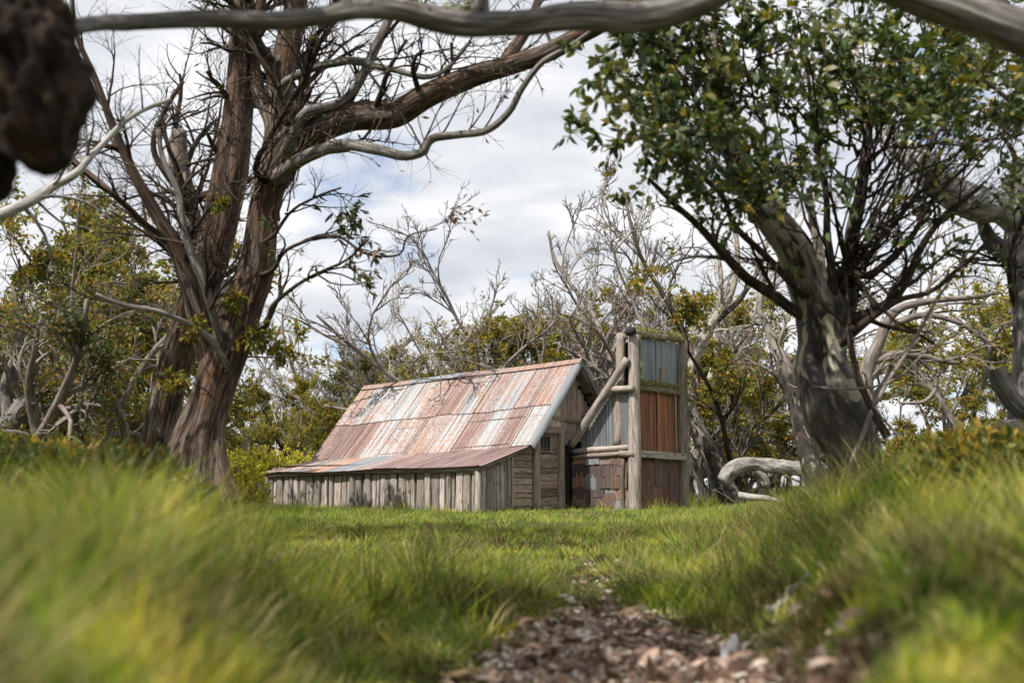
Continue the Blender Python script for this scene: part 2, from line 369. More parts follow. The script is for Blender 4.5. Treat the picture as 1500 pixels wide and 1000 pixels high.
def simple_noise_mat(name, stops, scale=8, stretch=(1, 1, 1), rough=.85, bump=.4, bd=.01, coord='Object', tint=True, spec=.25, dist=.4):
    m, nt = new_mat(name)
    oi = nd(nt, 'ShaderNodeObjectInfo')
    off = nd(nt, 'ShaderNodeCombineXYZ', {0: mth(nt, 'MULTIPLY', oi.outputs['Random'], 37.0), 1: mth(nt, 'MULTIPLY', oi.outputs['Random'], 71.0), 2: mth(nt, 'MULTIPLY', oi.outputs['Random'], 13.0)})
    v = mapping(nt, nd(nt, 'ShaderNodeTexCoord').outputs[coord], stretch, off.outputs[0])
    a = noise(nt, v, scale, 7, .65, dist)
    c = ramp(nt, a, stops)
    if tint: c = mixc(nt, 1.0, c, oi.outputs['Color'], 'MULTIPLY')
    finish(nt, c, rough, spec, a, bump, bd); return m
def wood(name, axis, base=1.0):
    st = {'z': (1, 1, .07), 'x': (.07, 1, 1), 'y': (1, .07, 1)}[axis]
    m, nt = new_mat(name)
    oi = nd(nt, 'ShaderNodeObjectInfo')
    off = nd(nt, 'ShaderNodeCombineXYZ', {0: mth(nt, 'MULTIPLY', oi.outputs['Random'], 37.0), 1: mth(nt, 'MULTIPLY', oi.outputs['Random'], 71.0), 2: mth(nt, 'MULTIPLY', oi.outputs['Random'], 13.0)}).outputs[0]
    oc = nd(nt, 'ShaderNodeTexCoord').outputs['Object']
    g = noise(nt, mapping(nt, oc, st, off), 42, 6, .7, .5)
    cr = noise(nt, mapping(nt, oc, tuple(.5 * x for x in st), off), 60, 2, .5, .2)
    bl = noise(nt, mapping(nt, oc, (1, 1, 1), off), 5.0, 5, .6)
    c = ramp(nt, g, [(.28, (.11, .094, .084)), (.46, (.31, .283, .262)), (.66, (.57, .535, .505))])
    c = mixc(nt, mrange(nt, cr, .64, .70), c, (.03, .025, .02))
    c = mixc(nt, mrange(nt, bl, .60, .75, 0, .3), c, (.19, .18, .13))
    c = mixc(nt, mrange(nt, bl, .42, .30, 0, .5), c, (.16, .10, .06))
    c = mixc(nt, 1.0, c, oi.outputs['Color'], 'MULTIPLY'); c = mixc(nt, 1.0, c, (1.035, .972, .975), 'MULTIPLY')
    finish(nt, c, .85, .2, mth(nt, 'SUBTRACT', g, mrange(nt, cr, .64, .70)), .7, .008); return m
M['wood_z'] = wood('wood_upright', 'z'); M['wood_x'] = wood('wood_lengthwise', 'x'); M['wood_y'] = wood('wood_crosswise', 'y')
M['inner'] = simple_noise_mat('shade_dark_timber', [(.3, (.012, .010, .008)), (.7, (.05, .04, .03))], 12, tint=False)  # inner timber coloured near black, standing in for shade behind the gaps
M['moss'] = simple_noise_mat('moss', [(.3, (.10, .09, .03)), (.5, (.27, .26, .08)), (.72, (.50, .48, .22))], 40, bump=1, bd=.02, tint=False)
M['black'] = simple_noise_mat('burnt_end', [(.3, (.01, .01, .01)), (.7, (.04, .035, .03))], 30, tint=False)
m, nt_ = new_mat('window_glass'); finish(nt_, nd(nt_, 'ShaderNodeRGB').outputs[0], .12, .5); nt_.nodes['RGB'].outputs[0].default_value = (.012, .012, .012, 1); M['glass'] = m
def iron(name='corrugated_iron', deep=False):
    """obj.color: r = how rusty, g = how purple-brown the rust is, b = how pale the zinc is"""
    m, nt = new_mat(name)
    oi = nd(nt, 'ShaderNodeObjectInfo'); s = nd(nt, 'ShaderNodeSeparateColor', {0: oi.outputs['Color']})
    off = nd(nt, 'ShaderNodeCombineXYZ', {0: mth(nt, 'MULTIPLY', oi.outputs['Random'], 37.0), 1: mth(nt, 'MULTIPLY', oi.outputs['Random'], 71.0), 2: 0.0}).outputs[0]
    uv = nd(nt, 'ShaderNodeAttribute', attribute_name='sheet').outputs['Vector']
    streak = noise(nt, mapping(nt, uv, (9, .35, 1), off), 1.6, 5, .7, .15)
    spots = noise(nt, mapping(nt, uv, (1, .8, 1), off), 13, 5, .72, .3)
    fine = noise(nt, mapping(nt, uv, (1, 1, 1), off), 34, 4, .6)
    big = noise(nt, mapping(nt, uv, (1, .6, 1), off), 2.2, 3, .5)
    k = mth(nt, 'ADD', mth(nt, 'ADD', mth(nt, 'MULTIPLY', streak, .42), mth(nt, 'MULTIPLY', spots, .42)), mth(nt, 'MULTIPLY', big, .16))
    thr = mth(nt, 'SUBTRACT', .64, mth(nt, 'MULTIPLY', s.outputs[0], .32))
    f = mth(nt, 'MULTIPLY', mth(nt, 'SUBTRACT', k, thr), 13.0, clamp=True)
    f = mth(nt, 'MULTIPLY', f, .92)
    zinc = mixc(nt, s.outputs[2], (.17, .195, .205), (.37, .395, .415))
    zinc = mixc(nt, 1.0, zinc, ramp(nt, streak, [(.3, (.62, .62, .62)), (.7, (1.12, 1.1, 1.08))]), 'MULTIPLY')
    rust = ramp(nt, mth(nt, 'ADD', mth(nt, 'MULTIPLY', fine, .5), mth(nt, 'MULTIPLY', streak, .5)), [(.34, (.16, .058, .028)), (.5, (.36, .185, .12)), (.64, (.54, .40, .32))])
    if deep: rust = ramp(nt, mth(nt, 'ADD', mth(nt, 'MULTIPLY', fine, .4), mth(nt, 'MULTIPLY', streak, .6)), [(.34, (.13, .035, .012)), (.5, (.36, .12, .035)), (.64, (.55, .25, .09))])
    purp = ramp(nt, mth(nt, 'ADD', mth(nt, 'MULTIPLY', fine, .4), mth(nt, 'MULTIPLY', streak, .6)), [(.34, (.10, .048, .042)), (.5, (.25, .15, .138)), (.64, (.44, .34, .32))])
    dk = mth(nt, 'ADD', mth(nt, 'MULTIPLY', s.outputs[2], .85), .22)
    cc = nd(nt, 'ShaderNodeCombineColor', {0: dk, 1: dk, 2: dk}).outputs[0]
    rc = mixc(nt, 1.0, mixc(nt, s.outputs[1], rust, purp), cc, 'MULTIPLY')
    rib = noise(nt, mapping(nt, uv, (26, .25, 1), off), 1.0, 2, .6)
    c = mixc(nt, f, zinc, rc)
    c = mixc(nt, 1.0, c, ramp(nt, rib, [(.36, (.55, .53, .52)), (.5, (1, 1, 1)), (.66, (1.25, 1.25, 1.25))]), 'MULTIPLY')
    ro = mrange(nt, f, 0, 1, .42, .85)
    p = nd(nt, 'ShaderNodeBsdfPrincipled', {'Base Color': c, 'Roughness': ro, 'Metallic': mth(nt, 'MULTIPLY', mth(nt, 'SUBTRACT', 1.0, f), .35)})
    b = nd(nt, 'ShaderNodeBump', {'Height': fine, 'Strength': .15, 'Distance': .004}); nt.links.new(b.outputs[0], p.inputs['Normal'])
    o = nt.nodes.new('ShaderNodeOutputMaterial'); nt.links.new(p.outputs[0], o.inputs[0]); return m
M['iron'] = iron(); M['iron_deep'] = iron('deep_rusted_iron', True)
def ground_mat():
    m, nt = new_mat('ground')
    tcn = nd(nt, 'ShaderNodeTexCoord').outputs['Object']
    dirt = nd(nt, 'ShaderNodeAttribute', attribute_name='dirt').outputs['Fac']
    a = noise(nt, tcn, .5, 6, .6); b = noise(nt, tcn, 9, 6, .7); f = noise(nt, tcn, 60, 4, .7)
    g = ramp(nt, mth(nt, 'ADD', mth(nt, 'MULTIPLY', a, .5), mth(nt, 'MULTIPLY', b, .5)), [(.34, (.025, .025, .010)), (.5, (.055, .065, .016)), (.66, (.12, .11, .04))])
    d = ramp(nt, mth(nt, 'ADD', mth(nt, 'MULTIPLY', f, .5), mth(nt, 'MULTIPLY', b, .5)), [(.33, (.035, .02, .014)), (.5, (.13, .08, .055)), (.65, (.27, .19, .14))])
    c = mixc(nt, dirt, g, d)
    finish(nt, c, .95, .1, mth(nt, 'ADD', b, f), .6, .02); return m
M['ground'] = ground_mat()
M['litter'] = leaf_mat('litter', [(.05, .028, .019), (.17, .098, .068), (.32, .21, .15), (.52, .40, .31)], (.60, .53, .46), .64, rough=.6, spec=.3, tf=.05, pscale=6)
M['chip_white'] = simple_noise_mat('pale_wood', [(.3, (.55, .52, .48)), (.7, (.80, .78, .76))], 20, tint=False)
M['chip_pink'] = simple_noise_mat('bark_chip', [(.3, (.16, .09, .06)), (.5, (.33, .22, .16)), (.7, (.52, .40, .32))], 20, tint=True)

# ------------------------------------------------------------------ ground
def dirt_mask(x, y):
    w = np.maximum(path_w(y), .02)
    q = np.stack([x, y, 0 * x], -1)
    d = np.abs(x - path_c(y)) / w + fbm(q * 2.4 + 40, 3) * 1.05
    m = (1 - sstep(.75, 1.15, d)) * (np.abs(x - path_c(y)) < 1.35 * w) * (x < .34 * np.maximum(y, .5)) * (1 - sstep(4.9, 6.6, y)) * sstep(-2, 0.2, y)
    # bare worn patch before the hut door
    m2 = (1 - sstep(.5, 1.0, np.hypot((x - 1.2) / 1.1, (y - 21.3) / .8) + fbm(q * 2 + 9, 3) * .4)) * .8
    return np.clip(np.maximum(m, m2), 0, 1)
def build_ground():
    n = 300; t = np.linspace(-1, 1, n)
    gx = np.sinh(t * 6.2) / np.sinh(6.2) * 700; gy = np.sinh(t * 6.0) / np.sinh(6.0) * 700 + 6
    # denser in the middle
    gx = np.sort(np.concatenate([gx, np.linspace(-9, 9, 140)])); gy = np.sort(np.concatenate([gy, np.linspace(.5, 30, 200)]))
    X, Y = np.meshgrid(gx, gy); Z = ground_z(X, Y)
    nx, ny = len(gx), len(gy)
    V = np.stack([X, Y, Z], -1).reshape(-1, 3)
    i = np.arange(ny - 1)[:, None] * nx; j = np.arange(nx - 1)[None]
    q = np.stack([i + j, i + j + 1, i + nx + j + 1, i + nx + j], -1).reshape(-1, 4)
    me = mesh_np('ground', V, q, True, {'dirt': ('FLOAT', dirt_mask(X, Y).ravel())}, M['ground'])
    tag(link('ground', me), 'grassy forest floor rising in banks either side of the path', kind='structure')
build_ground()

# ------------------------------------------------------------------ hut
exec_hut = True
TH = 0.6723438536
HUT = empty('slab_hut', (-0.7038, 22.8, 0.0), -TH)
tag(HUT, 'weathered timber slab hut with a rusty corrugated iron roof and tall boxed chimney', 'hut')
L, WL, WR, HR, HE, HL = 7.09, 1.16, 2.24, 3.54, 1.50, 1.00     # length, lean-to width, half gable, heights
YE = 1.50                                                       # where the main eave stands (y)
YR = 3.42                                                       # ridge
hrng = random.Random(7)
def tilt(x, amt): return amt * min(max(-x / L, -.1), 1.05)
# local x: 0 at the gable, -L at the far end; y: 0 at the low lean-to wall; z up
def P_ridge(x): return np.array([x, YR, HR + tilt(x, -.22) + .012 * math.sin(x * 1.3)])
def P_eave(x): return np.array([x, YE, HE + tilt(x, -.27) + .015 * math.sin(x * 2.1 + 1)])
def P_eave_far(x): return np.array([x, 2 * YR - YE, HE + tilt(x, -.27)])
def P_ltop(x): return np.array([x, YE + .10, HE - .03 + tilt(x, -.27)])
def P_lbot(x): return np.array([x, -.16, HL - .02 + tilt(x, -.13) + .018 * math.sin(x * 1.7)])
def sheet(parent, A, B, x0, x1, t0, t1, lift, col, pitch=.076, amp=.012, bow=0.0, ends=(0, 0), name='roof_sheet', drop=0.0):
    """corrugated sheet between edge functions A (top) and B (bottom)"""
    nw = abs(x1 - x0) / pitch; ns = max(8, int(nw * 4)); nr = 6
    V, U = [], []
    for r in range(nr):
        for c in range(ns + 1):
            s = c / ns; x = x0 + (x1 - x0) * s
            tt0 = t0 + ends[0] * (s - .5); tt1 = t1 + ends[1] * (s - .5); t = tt0 + (tt1 - tt0) * r / (nr - 1)
            a, b = A(x), B(x); p = a + (b - a) * t
            n = np.cross(B(x) - A(x), A(x + .1) - A(x)); n = n / np.linalg.norm(n); n = n if n[2] > 0 else -n
            h = amp * math.sin(2 * math.pi * s * nw) + lift + bow * math.sin(math.pi * r / (nr - 1)) * math.sin(math.pi * s)
            h += drop * (r / (nr - 1))
            V.append(p + n * h); U.append((x, t * np.linalg.norm(b - a), 0))
    V = np.array(V); ctr = V.mean(0)
    i = (np.arange(nr - 1)[:, None] * (ns + 1)); j = np.arange(ns)[None]
    q = np.stack([i + j, i + j + 1, i + ns + 2 + j, i + ns + 1 + j], -1).reshape(-1, 4)
    me = mesh_np(name, V - ctr, q, True, {'sheet': ('FLOAT_VECTOR', np.array(U))}, M['iron'])
    o = link(name, me, parent, ctr); o.color = tuple(col) + (1,); return o
def boxm(name, lo, hi, mat, parent, jit=0.0, col=None, sub=0, rot=None):
    """box from lo to hi with uneven corners, origin at its centre"""
    lo = np.array(lo, float); hi = np.array(hi, float); c = (lo + hi) / 2; h = (hi - lo) / 2
    ax = int(np.argmax(h)); k = 5
    o_ax = [a for a in range(3) if a != ax]
    V = []
    bev = min(h[o_ax[0]], h[o_ax[1]]) * .35
    prof = []
    ha, hb = h[o_ax[0]], h[o_ax[1]]
    for sa, sb in ((1, 1), (-1, 1), (-1, -1), (1, -1)):
        pr = [(sa * ha, sb * (hb - bev)), (sa * (ha - bev), sb * hb)]
        prof += pr if sa * sb > 0 else pr[::-1]
    for i in range(k):
        t = -1 + 2 * i / (k - 1); ja = hrng.uniform(-jit, jit); jb = hrng.uniform(-jit, jit) * .6; w = 1 + hrng.uniform(-1, 1) * jit * 3
        for a, b in prof:
            p = np.zeros(3); p[ax] = t * h[ax] + (hrng.uniform(-jit, jit) * .8 if i in (0, k - 1) else 0); p[o_ax[0]] = a * w + ja; p[o_ax[1]] = b + jb
            V.append(p)
    m = len(prof); F_ = []
    for i in range(k - 1):
        for j in range(m): F_.append((i * m + j, i * m + (j + 1) % m, (i + 1) * m + (j + 1) % m, (i + 1) * m + j))
    me = bpy.data.meshes.new(name); me.from_pydata([tuple(v) for v in V], [], F_ + [tuple(range(m))[::-1], tuple(range((k - 1) * m, k * m))])
    me.validate(); me.materials.append(mat)
    import bmesh
    bm = bmesh.new(); bm.from_mesh(me); bmesh.ops.recalc_face_normals(bm, faces=bm.faces); bm.to_mesh(me); bm.free()
    o = link(name, me, parent, c)
    if rot: o.rotation_euler = rot
    o.color = (col or (1, 1, 1)) + (1,)
    return o
def grey():
    b = hrng.uniform(.62, 1.25); return (b * hrng.uniform(.97, 1.03), b, b * hrng.uniform(.92, 1.02))
def log(name, pts, rads, mat, parent, sides=14, col=None, rough=.04, n=18):
    P = catmull([list(p) + [r] for p, r in zip(pts, rads)], n); ctr = P[:, :3].mean(0)
    sd_ = hrng.random() * 50
    bump = lambda S, ph, q: rough * fbm(np.stack([np.cos(ph) * 2 + sd_, np.sin(ph) * 2, S * 1.2], -1), 3) * 2
    V, f, B = sweep((P[None, :, :3] - ctr), np.maximum(P[None, :, 3], .004), sides, bump, cap=True)
    B[:, 2] += sd_
    me = mesh_np(name, V, f, True, {'bark': ('FLOAT_VECTOR', B)}, mat)
    o = link(name, me, parent, ctr); o.color = (col or (1, 1, 1)) + (1,); return o

def log_mat():
    m, nt = new_mat('post_timber')
    v = nd(nt, 'ShaderNodeAttribute', attribute_name='bark').outputs['Vector']; oi = nd(nt, 'ShaderNodeObjectInfo')
    g = noise(nt, mapping(nt, v, (1, 1, .07)), 36, 6, .65, .4); cr = noise(nt, mapping(nt, v, (1, 1, .035)), 50, 2, .5, .2); bl = noise(nt, v, 4, 5, .65)
    c = ramp(nt, g, [(.3, (.12, .104, .093)), (.5, (.30, .275, .255)), (.7, (.52, .49, .46))])
    c = mixc(nt, mrange(nt, cr, .63, .69), c, (.035, .03, .025))
    c = mixc(nt, mrange(nt, bl, .62, .76, 0, .35), c, (.19, .18, .11))
    c = mixc(nt, 1.0, c, oi.outputs['Color'], 'MULTIPLY'); c = mixc(nt, 1.0, c, (1.035, .972, .975), 'MULTIPLY')
    finish(nt, c, .85, .2, mth(nt, 'SUBTRACT', g, mrange(nt, cr, .63, .69)), .6, .01); return m
M['post'] = log_mat()

def build_hut():
    H = HUT
    # --- lean-to long wall: backing coloured dark for the shade in the gaps, split slabs in front
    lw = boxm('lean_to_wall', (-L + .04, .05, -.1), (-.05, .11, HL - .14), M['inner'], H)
    def slab(parent, p0, along, outv, w, z0, z1, lean=0.0, th=.05):
        # p0 foot centre; along = unit along wall; outv = outwards
        k, m = 6, 7; V = []
        wob = hrng.uniform(-.012, .012); wb = [hrng.uniform(.9, 1.06) for _ in range(k)]
        kind = hrng.random(); bul = hrng.uniform(.5, 1.25)
        for i in range(k):
            t = i / (k - 1); z = z0 + (z1 - z0) * t; sh = lean * t + wob * math.sin(t * 3.1) + hrng.uniform(-.004, .004)
            for j in range(m):
                a = math.pi * j / (m - 1); dx = -math.cos(a) * w / 2 * wb[i] * (1.0 if kind > .4 else .97)
                dy = (math.sin(a) ** (.6 if kind > .4 else .35)) * th * bul + hrng.uniform(-.003, .003)
                top = hrng.uniform(-.015, .015) if i == k - 1 else 0
                V.append(np.array(p0) + np.array(along) * (dx + sh) + np.array(outv) * dy + np.array([0, 0, z + top]))
        F_ = []
        for i in range(k - 1):
            for j in range(m - 1): F_.append((i * m + j, i * m + j + 1, (i + 1) * m + j + 1, (i + 1) * m + j))
            F_.append((i * m + m - 1, i * m, (i + 1) * m, (i + 1) * m + m - 1))
        V = np.array(V); c = V.mean(0)
        me = bpy.data.meshes.new('slab'); me.from_pydata([tuple(v - c) for v in V], [], F_ + [tuple(range((k - 1) * m, k * m))])
        me.materials.append(M['wood_z']); import bmesh
        bm = bmesh.new(); bm.from_mesh(me); bmesh.ops.recalc_face_normals(bm, faces=bm.faces); bm.to_mesh(me); bm.free()
        o = link('slab', me, parent, c); o.color = grey() + (1,); return o
    x = -L + .03; 
    while x < -.10:
        w = min(hrng.choice([.11, .14, .16, .18, .2, .24, .27]), -.02 - x)
        if w < .07: break
        zt = HL - .11 + tilt(x, -.13) + hrng.uniform(-.02, .01)
        slab(lw, (x + w / 2, .045, 0), (1, 0, 0), (0, -1, 0), w - .024, -.12 + hrng.uniform(-.05, 0), zt, hrng.uniform(-.03, .03), hrng.uniform(.035, .065))
        x += w
    # posts and the corner post
    for xx in (-L - .02, -3.95, -.03):
        log('post', [(xx, .0, -.2), (xx + .01, .0, .4), (xx, .01, HL - .10 + tilt(xx, -.13))], [.085, .08, .085], M['post'], lw, 12, grey())
    log('eave_beam', [(-L - .12, -.03, HL - .20), (-4.5, -.01, HL - .13), (-2, -.03, HL - .10), (.12, -.02, HL - .075)], [.055, .05, .055, .06], M['post'], lw, 12, grey())
    # --- lean-to side
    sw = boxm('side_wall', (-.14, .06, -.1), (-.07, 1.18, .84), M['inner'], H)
    yy = .10
    while yy < 1.12:
        w = min(hrng.choice([.10, .12, .15, .18]), 1.17 - yy)
        if w < .05: break
        slab(sw, (-.045, yy + w / 2, 0), (0, 1, 0), (1, 0, 0), w - .012, -.12, HL - .16 + (HE - HL) * (yy + w) / YE, hrng.uniform(-.02, .02), .045)
        yy += w
    log('end_rafter', [(.08, -.10, HL - .07), (.09, .7, HL + .14), (.08, 1.58, HE - .07)], [.045, .045, .05], M['post'], sw, 10, (.8, .75, .7))
    # --- gable wall
    ri = 2.0
    me = bpy.data.meshes.new('gable_wall')
    y0, y1 = 1.16, 2 * YR - 1.16; xb = -.10
    pts = [(y0, -.1), (y1, -.1), (y1, HE - .12), (YR, HR - .12), (y0, HE - .34)]
    V = [(xb, y, z) for y, z in pts] + [(xb - .05, y, z) for y, z in pts]
    n = len(pts); me.from_pydata(V, [], [tuple(range(n)), tuple(range(2 * n - 1, n - 1, -1))] + [(i, (i + n), (i + 1) % n + n, (i + 1) % n) for i in range(n)])
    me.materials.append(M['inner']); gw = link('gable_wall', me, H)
    # back and far walls keep the light out
    boxm('rear_wall', (-L + .02, 2 * YR - .20 - .06, -.1), (-.12, 2 * YR - .20, .95), M['wood_z'], H)
    boxm('end_wall', (-L + .02, .12, -.1), (-L + .09, 2 * YR - .3, 1.0), M['wood_z'], H)
    me = bpy.data.meshes.new('end_gable'); pts = [(1.3, .98), (2 * YR - 1.3, .98), (YR, HR - .34)]
    me.from_pydata([(-L + .05, y, z) for y, z in pts] + [(-L + .0, y, z) for y, z in pts], [], [(0, 1, 2), (5, 4, 3), (0, 3, 4, 1), (1, 4, 5, 2), (2, 5, 3, 0)]); me.materials.append(M['wood_z'])
    link('end_gable', me, H)
    # upright boards of the gable triangle
    slope = (HR - HE) / (YR - YE)
    def zroof(y): return HR - slope * abs(y - YR) - .10
    y = 1.66
    while y < 5.2:
        w = hrng.choice([.10, .12, .13, .15, .17]); ym = y + w / 2
        z1 = min(zroof(y), zroof(y + w)) + .03; z0 = 1.80 + hrng.uniform(-.06, .03)
        if y < 2.15: z0 = 1.46
        if 3.0 < y: z0 = 1.62 + hrng.uniform(-.03, .03)
        if z1 - z0 > .1:
            o = boxm('gable_board', (-.085, y + .004, z0), (-.055, y + w - .006, z1), M['wood_z'], gw, .004, tuple(1.5 * c * k for c, k in zip(grey(), (1.05, .97, .90))))
        y += w
    # boards crossing the gable
    boxm('gable_plank', (-.05, 3.02, 3.02), (-.02, 3.98, 3.16), M['wood_y'], gw, .005, grey(), rot=(R(-4), 0, 0))
    boxm('gable_plank', (-.052, 2.75, 2.06), (-.022, 4.3, 2.15), M['wood_y'], gw, .005, (.8, .72, .62), rot=(R(-4), 0, 0))
    boxm('gable_plank', (-.052, 2.45, 1.86), (-.022, 3.3, 1.94), M['wood_y'], gw, .005, (.8, .74, .66))
    log('beam_end', [(-.3, 4.02, 2.25), (.10, 4.02, 2.25)], [.10, .10], M['post'], gw, 12, (.9, .87, .8), n=4)
    log('beam_end', [(-.3, 4.32, 2.33), (.04, 4.32, 2.33)], [.07, .06], M['post'], gw, 12, (.8, .77, .7), n=4)
    # horizontal planks, left bay
    z = -.08
    while z < 1.30:
        h = hrng.choice([.12, .15, .18, .21])
        boxm('wall_plank', (-.085, 1.17, z + .006), (-.05, 1.93, min(z + h, 1.38) - .006), M['wood_y'], gw, .005, tuple(c * .88 * k for c, k in zip(grey(), (1.08, .95, .82))))
        z += h
    boxm('wall_plank', (-.085, 1.55, 1.30), (-.055, 1.95, 1.46), M['wood_y'], gw, .005, (.7, .62, .52))
    # right bay under the window
    z = -.08
    while z < 1.22:
        h = hrng.choice([.13, .16, .19])
        boxm('wall_plank', (-.085, 2.17, z + .006), (-.05, 2.93, min(z + h, 1.30) - .006), M['wood_y'], gw, .005, tuple(c * .72 * k for c, k in zip(grey(), (1.08, .95, .82))))
        z += h
    boxm('wall_plank', (-.085, 2.66, 1.31), (-.05, 2.93, 1.78), M['wood_z'], gw, .005, (.6, .55, .48))
    log('post', [(-.02, 2.05, -.2), (-.02, 2.04, .8), (-.02, 2.06, 1.74)], [.105, .10, .095], M['post'], gw, 12, (1.0, .97, .9))
    log('post', [(-.02, 3.02, -.2), (-.02, 3.0, .8), (-.02, 3.03, 1.82)], [.11, .10, .10], M['post'], gw, 12, (.88, .84, .74))
    log('lintel', [(-.0, 1.55, 1.47), (.0, 2.3, 1.80 - .01), (.0, 3.2, 1.86)][1:], [.055, .06], M['post'], gw, 10, (.9, .85, .75), n=6)
    boxm('corner_board', (-.05, 1.12, -.1), (-.01, 1.22, 1.30), M['wood_z'], gw, .004, (.95, .92, .85))
    # window
    wf = boxm('window', (-.06, 2.20, 1.32), (-.03, 2.66, 1.37), M['wood_y'], H, .002, (.7, .62, .5))
    for lo, hi in (((0, 2.20, 1.70), (0, 2.66, 1.75)), ((0, 2.20, 1.375), (0, 2.245, 1.695)), ((0, 2.615, 1.375), (0, 2.66, 1.695))):
        boxm('frame', (-.06 - 0, lo[1], lo[2]), (-.03, hi[1], hi[2]), M['wood_y'], wf, .002, (.7, .62, .5)).location = Vector((-.045 + .045, (lo[1] + hi[1]) / 2 - 2.43, (lo[2] + hi[2]) / 2 - 1.345))
    for i in range(2):
        b = boxm('glazing_bar', (-.05, 2.36 + .12 * i, 1.38), (-.035, 2.372 + .12 * i, 1.69), M['wood_z'], wf, .0, (.6, .55, .5)); b.location = Vector((0, -.065 + .12 * i, .19))
    p = boxm('pane', (-.066, 2.24, 1.375), (-.062, 2.62, 1.70), M['glass'], wf); p.location = Vector((-.02, 0, .19))
    # --- main roof
    me = bpy.data.meshes.new('roof'); Vr, Fr = [], []
    def bar(a, b, w, h):
        a, b = np.array(a), np.array(b); d = nrm(b - a); up = np.array([0, 0, 1.]); s = nrm(np.cross(d, up)); u_ = np.cross(s, d); o_ = len(Vr)
        for p in (a, b):
            for sx, sz in ((-1, -1), (1, -1), (1, 1), (-1, 1)): Vr.append(tuple(p + s * w / 2 * sx + u_ * h / 2 * sz))
        Fr.extend([(o_, o_ + 1, o_ + 2, o_ + 3), (o_ + 7, o_ + 6, o_ + 5, o_ + 4)] + [(o_ + i, o_ + 4 + i, o_ + 4 + (i + 1) % 4, o_ + (i + 1) % 4) for i in range(4)])
    for t in (.03, .35, .65, .97):
        for E_ in (P_eave, P_eave_far):
            a, b = [P_ridge(x) + (E_(x) - P_ridge(x)) * t - np.array([0, 0, .06]) for x in (-L - .1, .26)]
            bar(a, b, .07, .05)
    for i in range(9):
        x = -L + .1 + i * (L - .2) / 8
        for E_ in (P_eave, P_eave_far): bar(P_ridge(x) - np.array([0, 0, .13]), E_(x) - np.array([0, 0, .13]), .07, .07)
    me.from_pydata(Vr, [], Fr); me.materials.append(M['inner']); roof = link('roof', me, H)
    # sheets: (right edge px order) colours from the photo, left (far) to right (near)
    up = [(.64, .3, .85), (.52, .2, .8), (.46, .1, .95), (.45, .1, .9), (.52, .1, .95), (.70, .35, .8), (.76, .6, .75), (.50, .1, .95), (.66, .4, .8), (.50, .0, .9), (.68, .5, .8), (.64, .3, .85)]
    lo_ = [(.80, .75, .7), (.88, .85, .6), (.80, .6, .7), (.50, .1, .95), (.58, .1, .9), (.62, .2, .8), (.60, .3, .85), (.52, .1, .95), (.76, .7, .75), (.52, .2, .95), (.75, .7, .7), (.50, .1, 1)]
    X0, X1 = -L - .10, .30; n = len(up); w = (X1 - X0) / n
    for i in range(n):
        a = X0 + w * i - .04; b = X0 + w * (i + 1) + .03
        sheet(roof, P_ridge, P_eave, a, b, .015, .555 + hrng.uniform(-.012, .012), .020 + .004 * (i % 2), up[i], bow=.008, drop=.004, ends=(0, hrng.uniform(-.01, .01)))
        a2 = a + .06 * (hrng.random() - .5); b2 = b + .05 * (hrng.random() - .5)
        if i == 0: a2 = X0 - .04
        if i == n - 1: b2 = X1
        sheet(roof, P_ridge, P_eave, max(a2, X0 - .05), min(b2, X1 + .03), .52, 1.03 + hrng.uniform(-.012, .012), .002 + .004 * (i % 2), lo_[i], bow=-.006, drop=-.002, ends=(0, hrng.uniform(-.012, .012)))
    for i in range(6):
        w2 = (X1 - X0) / 6
        sheet(roof, P_ridge, P_eave_far, X0 + w2 * i - .02, X0 + w2 * (i + 1) + .02, .015, 1.02, .004 + .004 * (i % 2), up[(i * 5) % 12])
    # ridge cap in lengths
    for i in range(4):
        x0 = X0 - .02 + (X1 - X0 + .04) * i / 4; x1 = X0 - .02 + (X1 - X0 + .04) * (i + 1) / 4 + .04
        prof = []
        for s, (dy, dz) in enumerate(((-.15, -.118), (-.05, -.022), (0, .012), (.05, -.022), (.15, -.118))): prof.append((dy, dz))
        V, U, F_ = [], [], []
        for k in range(5):
            x = x0 + (x1 - x0) * k / 4
            for dy, dz in prof: p = P_ridge(x) + np.array([0, dy, dz + .045 + i % 2 * .003]); V.append(p); U.append((x, dy * 3, 0))
        for k in range(4):
            for j in range(4): F_.append((k * 5 + j, k * 5 + j + 1, (k + 1) * 5 + j + 1, (k + 1) * 5 + j))
        V = np.array(V); c = V.mean(0)
        o = link('ridge_cap', mesh_np('ridge_cap', V - c, np.array(F_), False, {'sheet': ('FLOAT_VECTOR', np.array(U))}, M['iron']), roof, c); o.color = ((.75, .35, .6, .78)[i], .3, .8, 1)
    # barge flashings and barge boards
    for E_, nm in ((P_eave, 'near'), (P_eave_far, 'rear')):
        V, U, F_ = [], [], []
        for k in range(7):
            t = k / 6 * 1.04; q = P_ridge(.30) + (E_(.30) - P_ridge(.30)) * t
            nn = np.array([0, -(HR - HE) if E_ is P_eave else (HR - HE), YR - YE]); nn = nn / np.linalg.norm(nn)
            wob = .006 * math.sin(k * 2.2)
            for dx, dn in ((-.085, .036), (-.02, .042), (.045, .034 + wob), (.052, -.10 + wob)): V.append(q + np.array([dx, 0, 0]) + nn * dn); U.append((dx, t * 3, 0))
        for k in range(6):
            for j in range(3): F_.append((k * 4 + j, k * 4 + j + 1, (k + 1) * 4 + j + 1, (k + 1) * 4 + j))
        V = np.array(V); c = V.mean(0)
        o = link('barge_flashing', mesh_np('barge_flashing', V - c, np.array(F_), False, {'sheet': ('FLOAT_VECTOR', np.array(U))}, M['iron']), roof, c); o.color = (.18, .1, .6, 1)
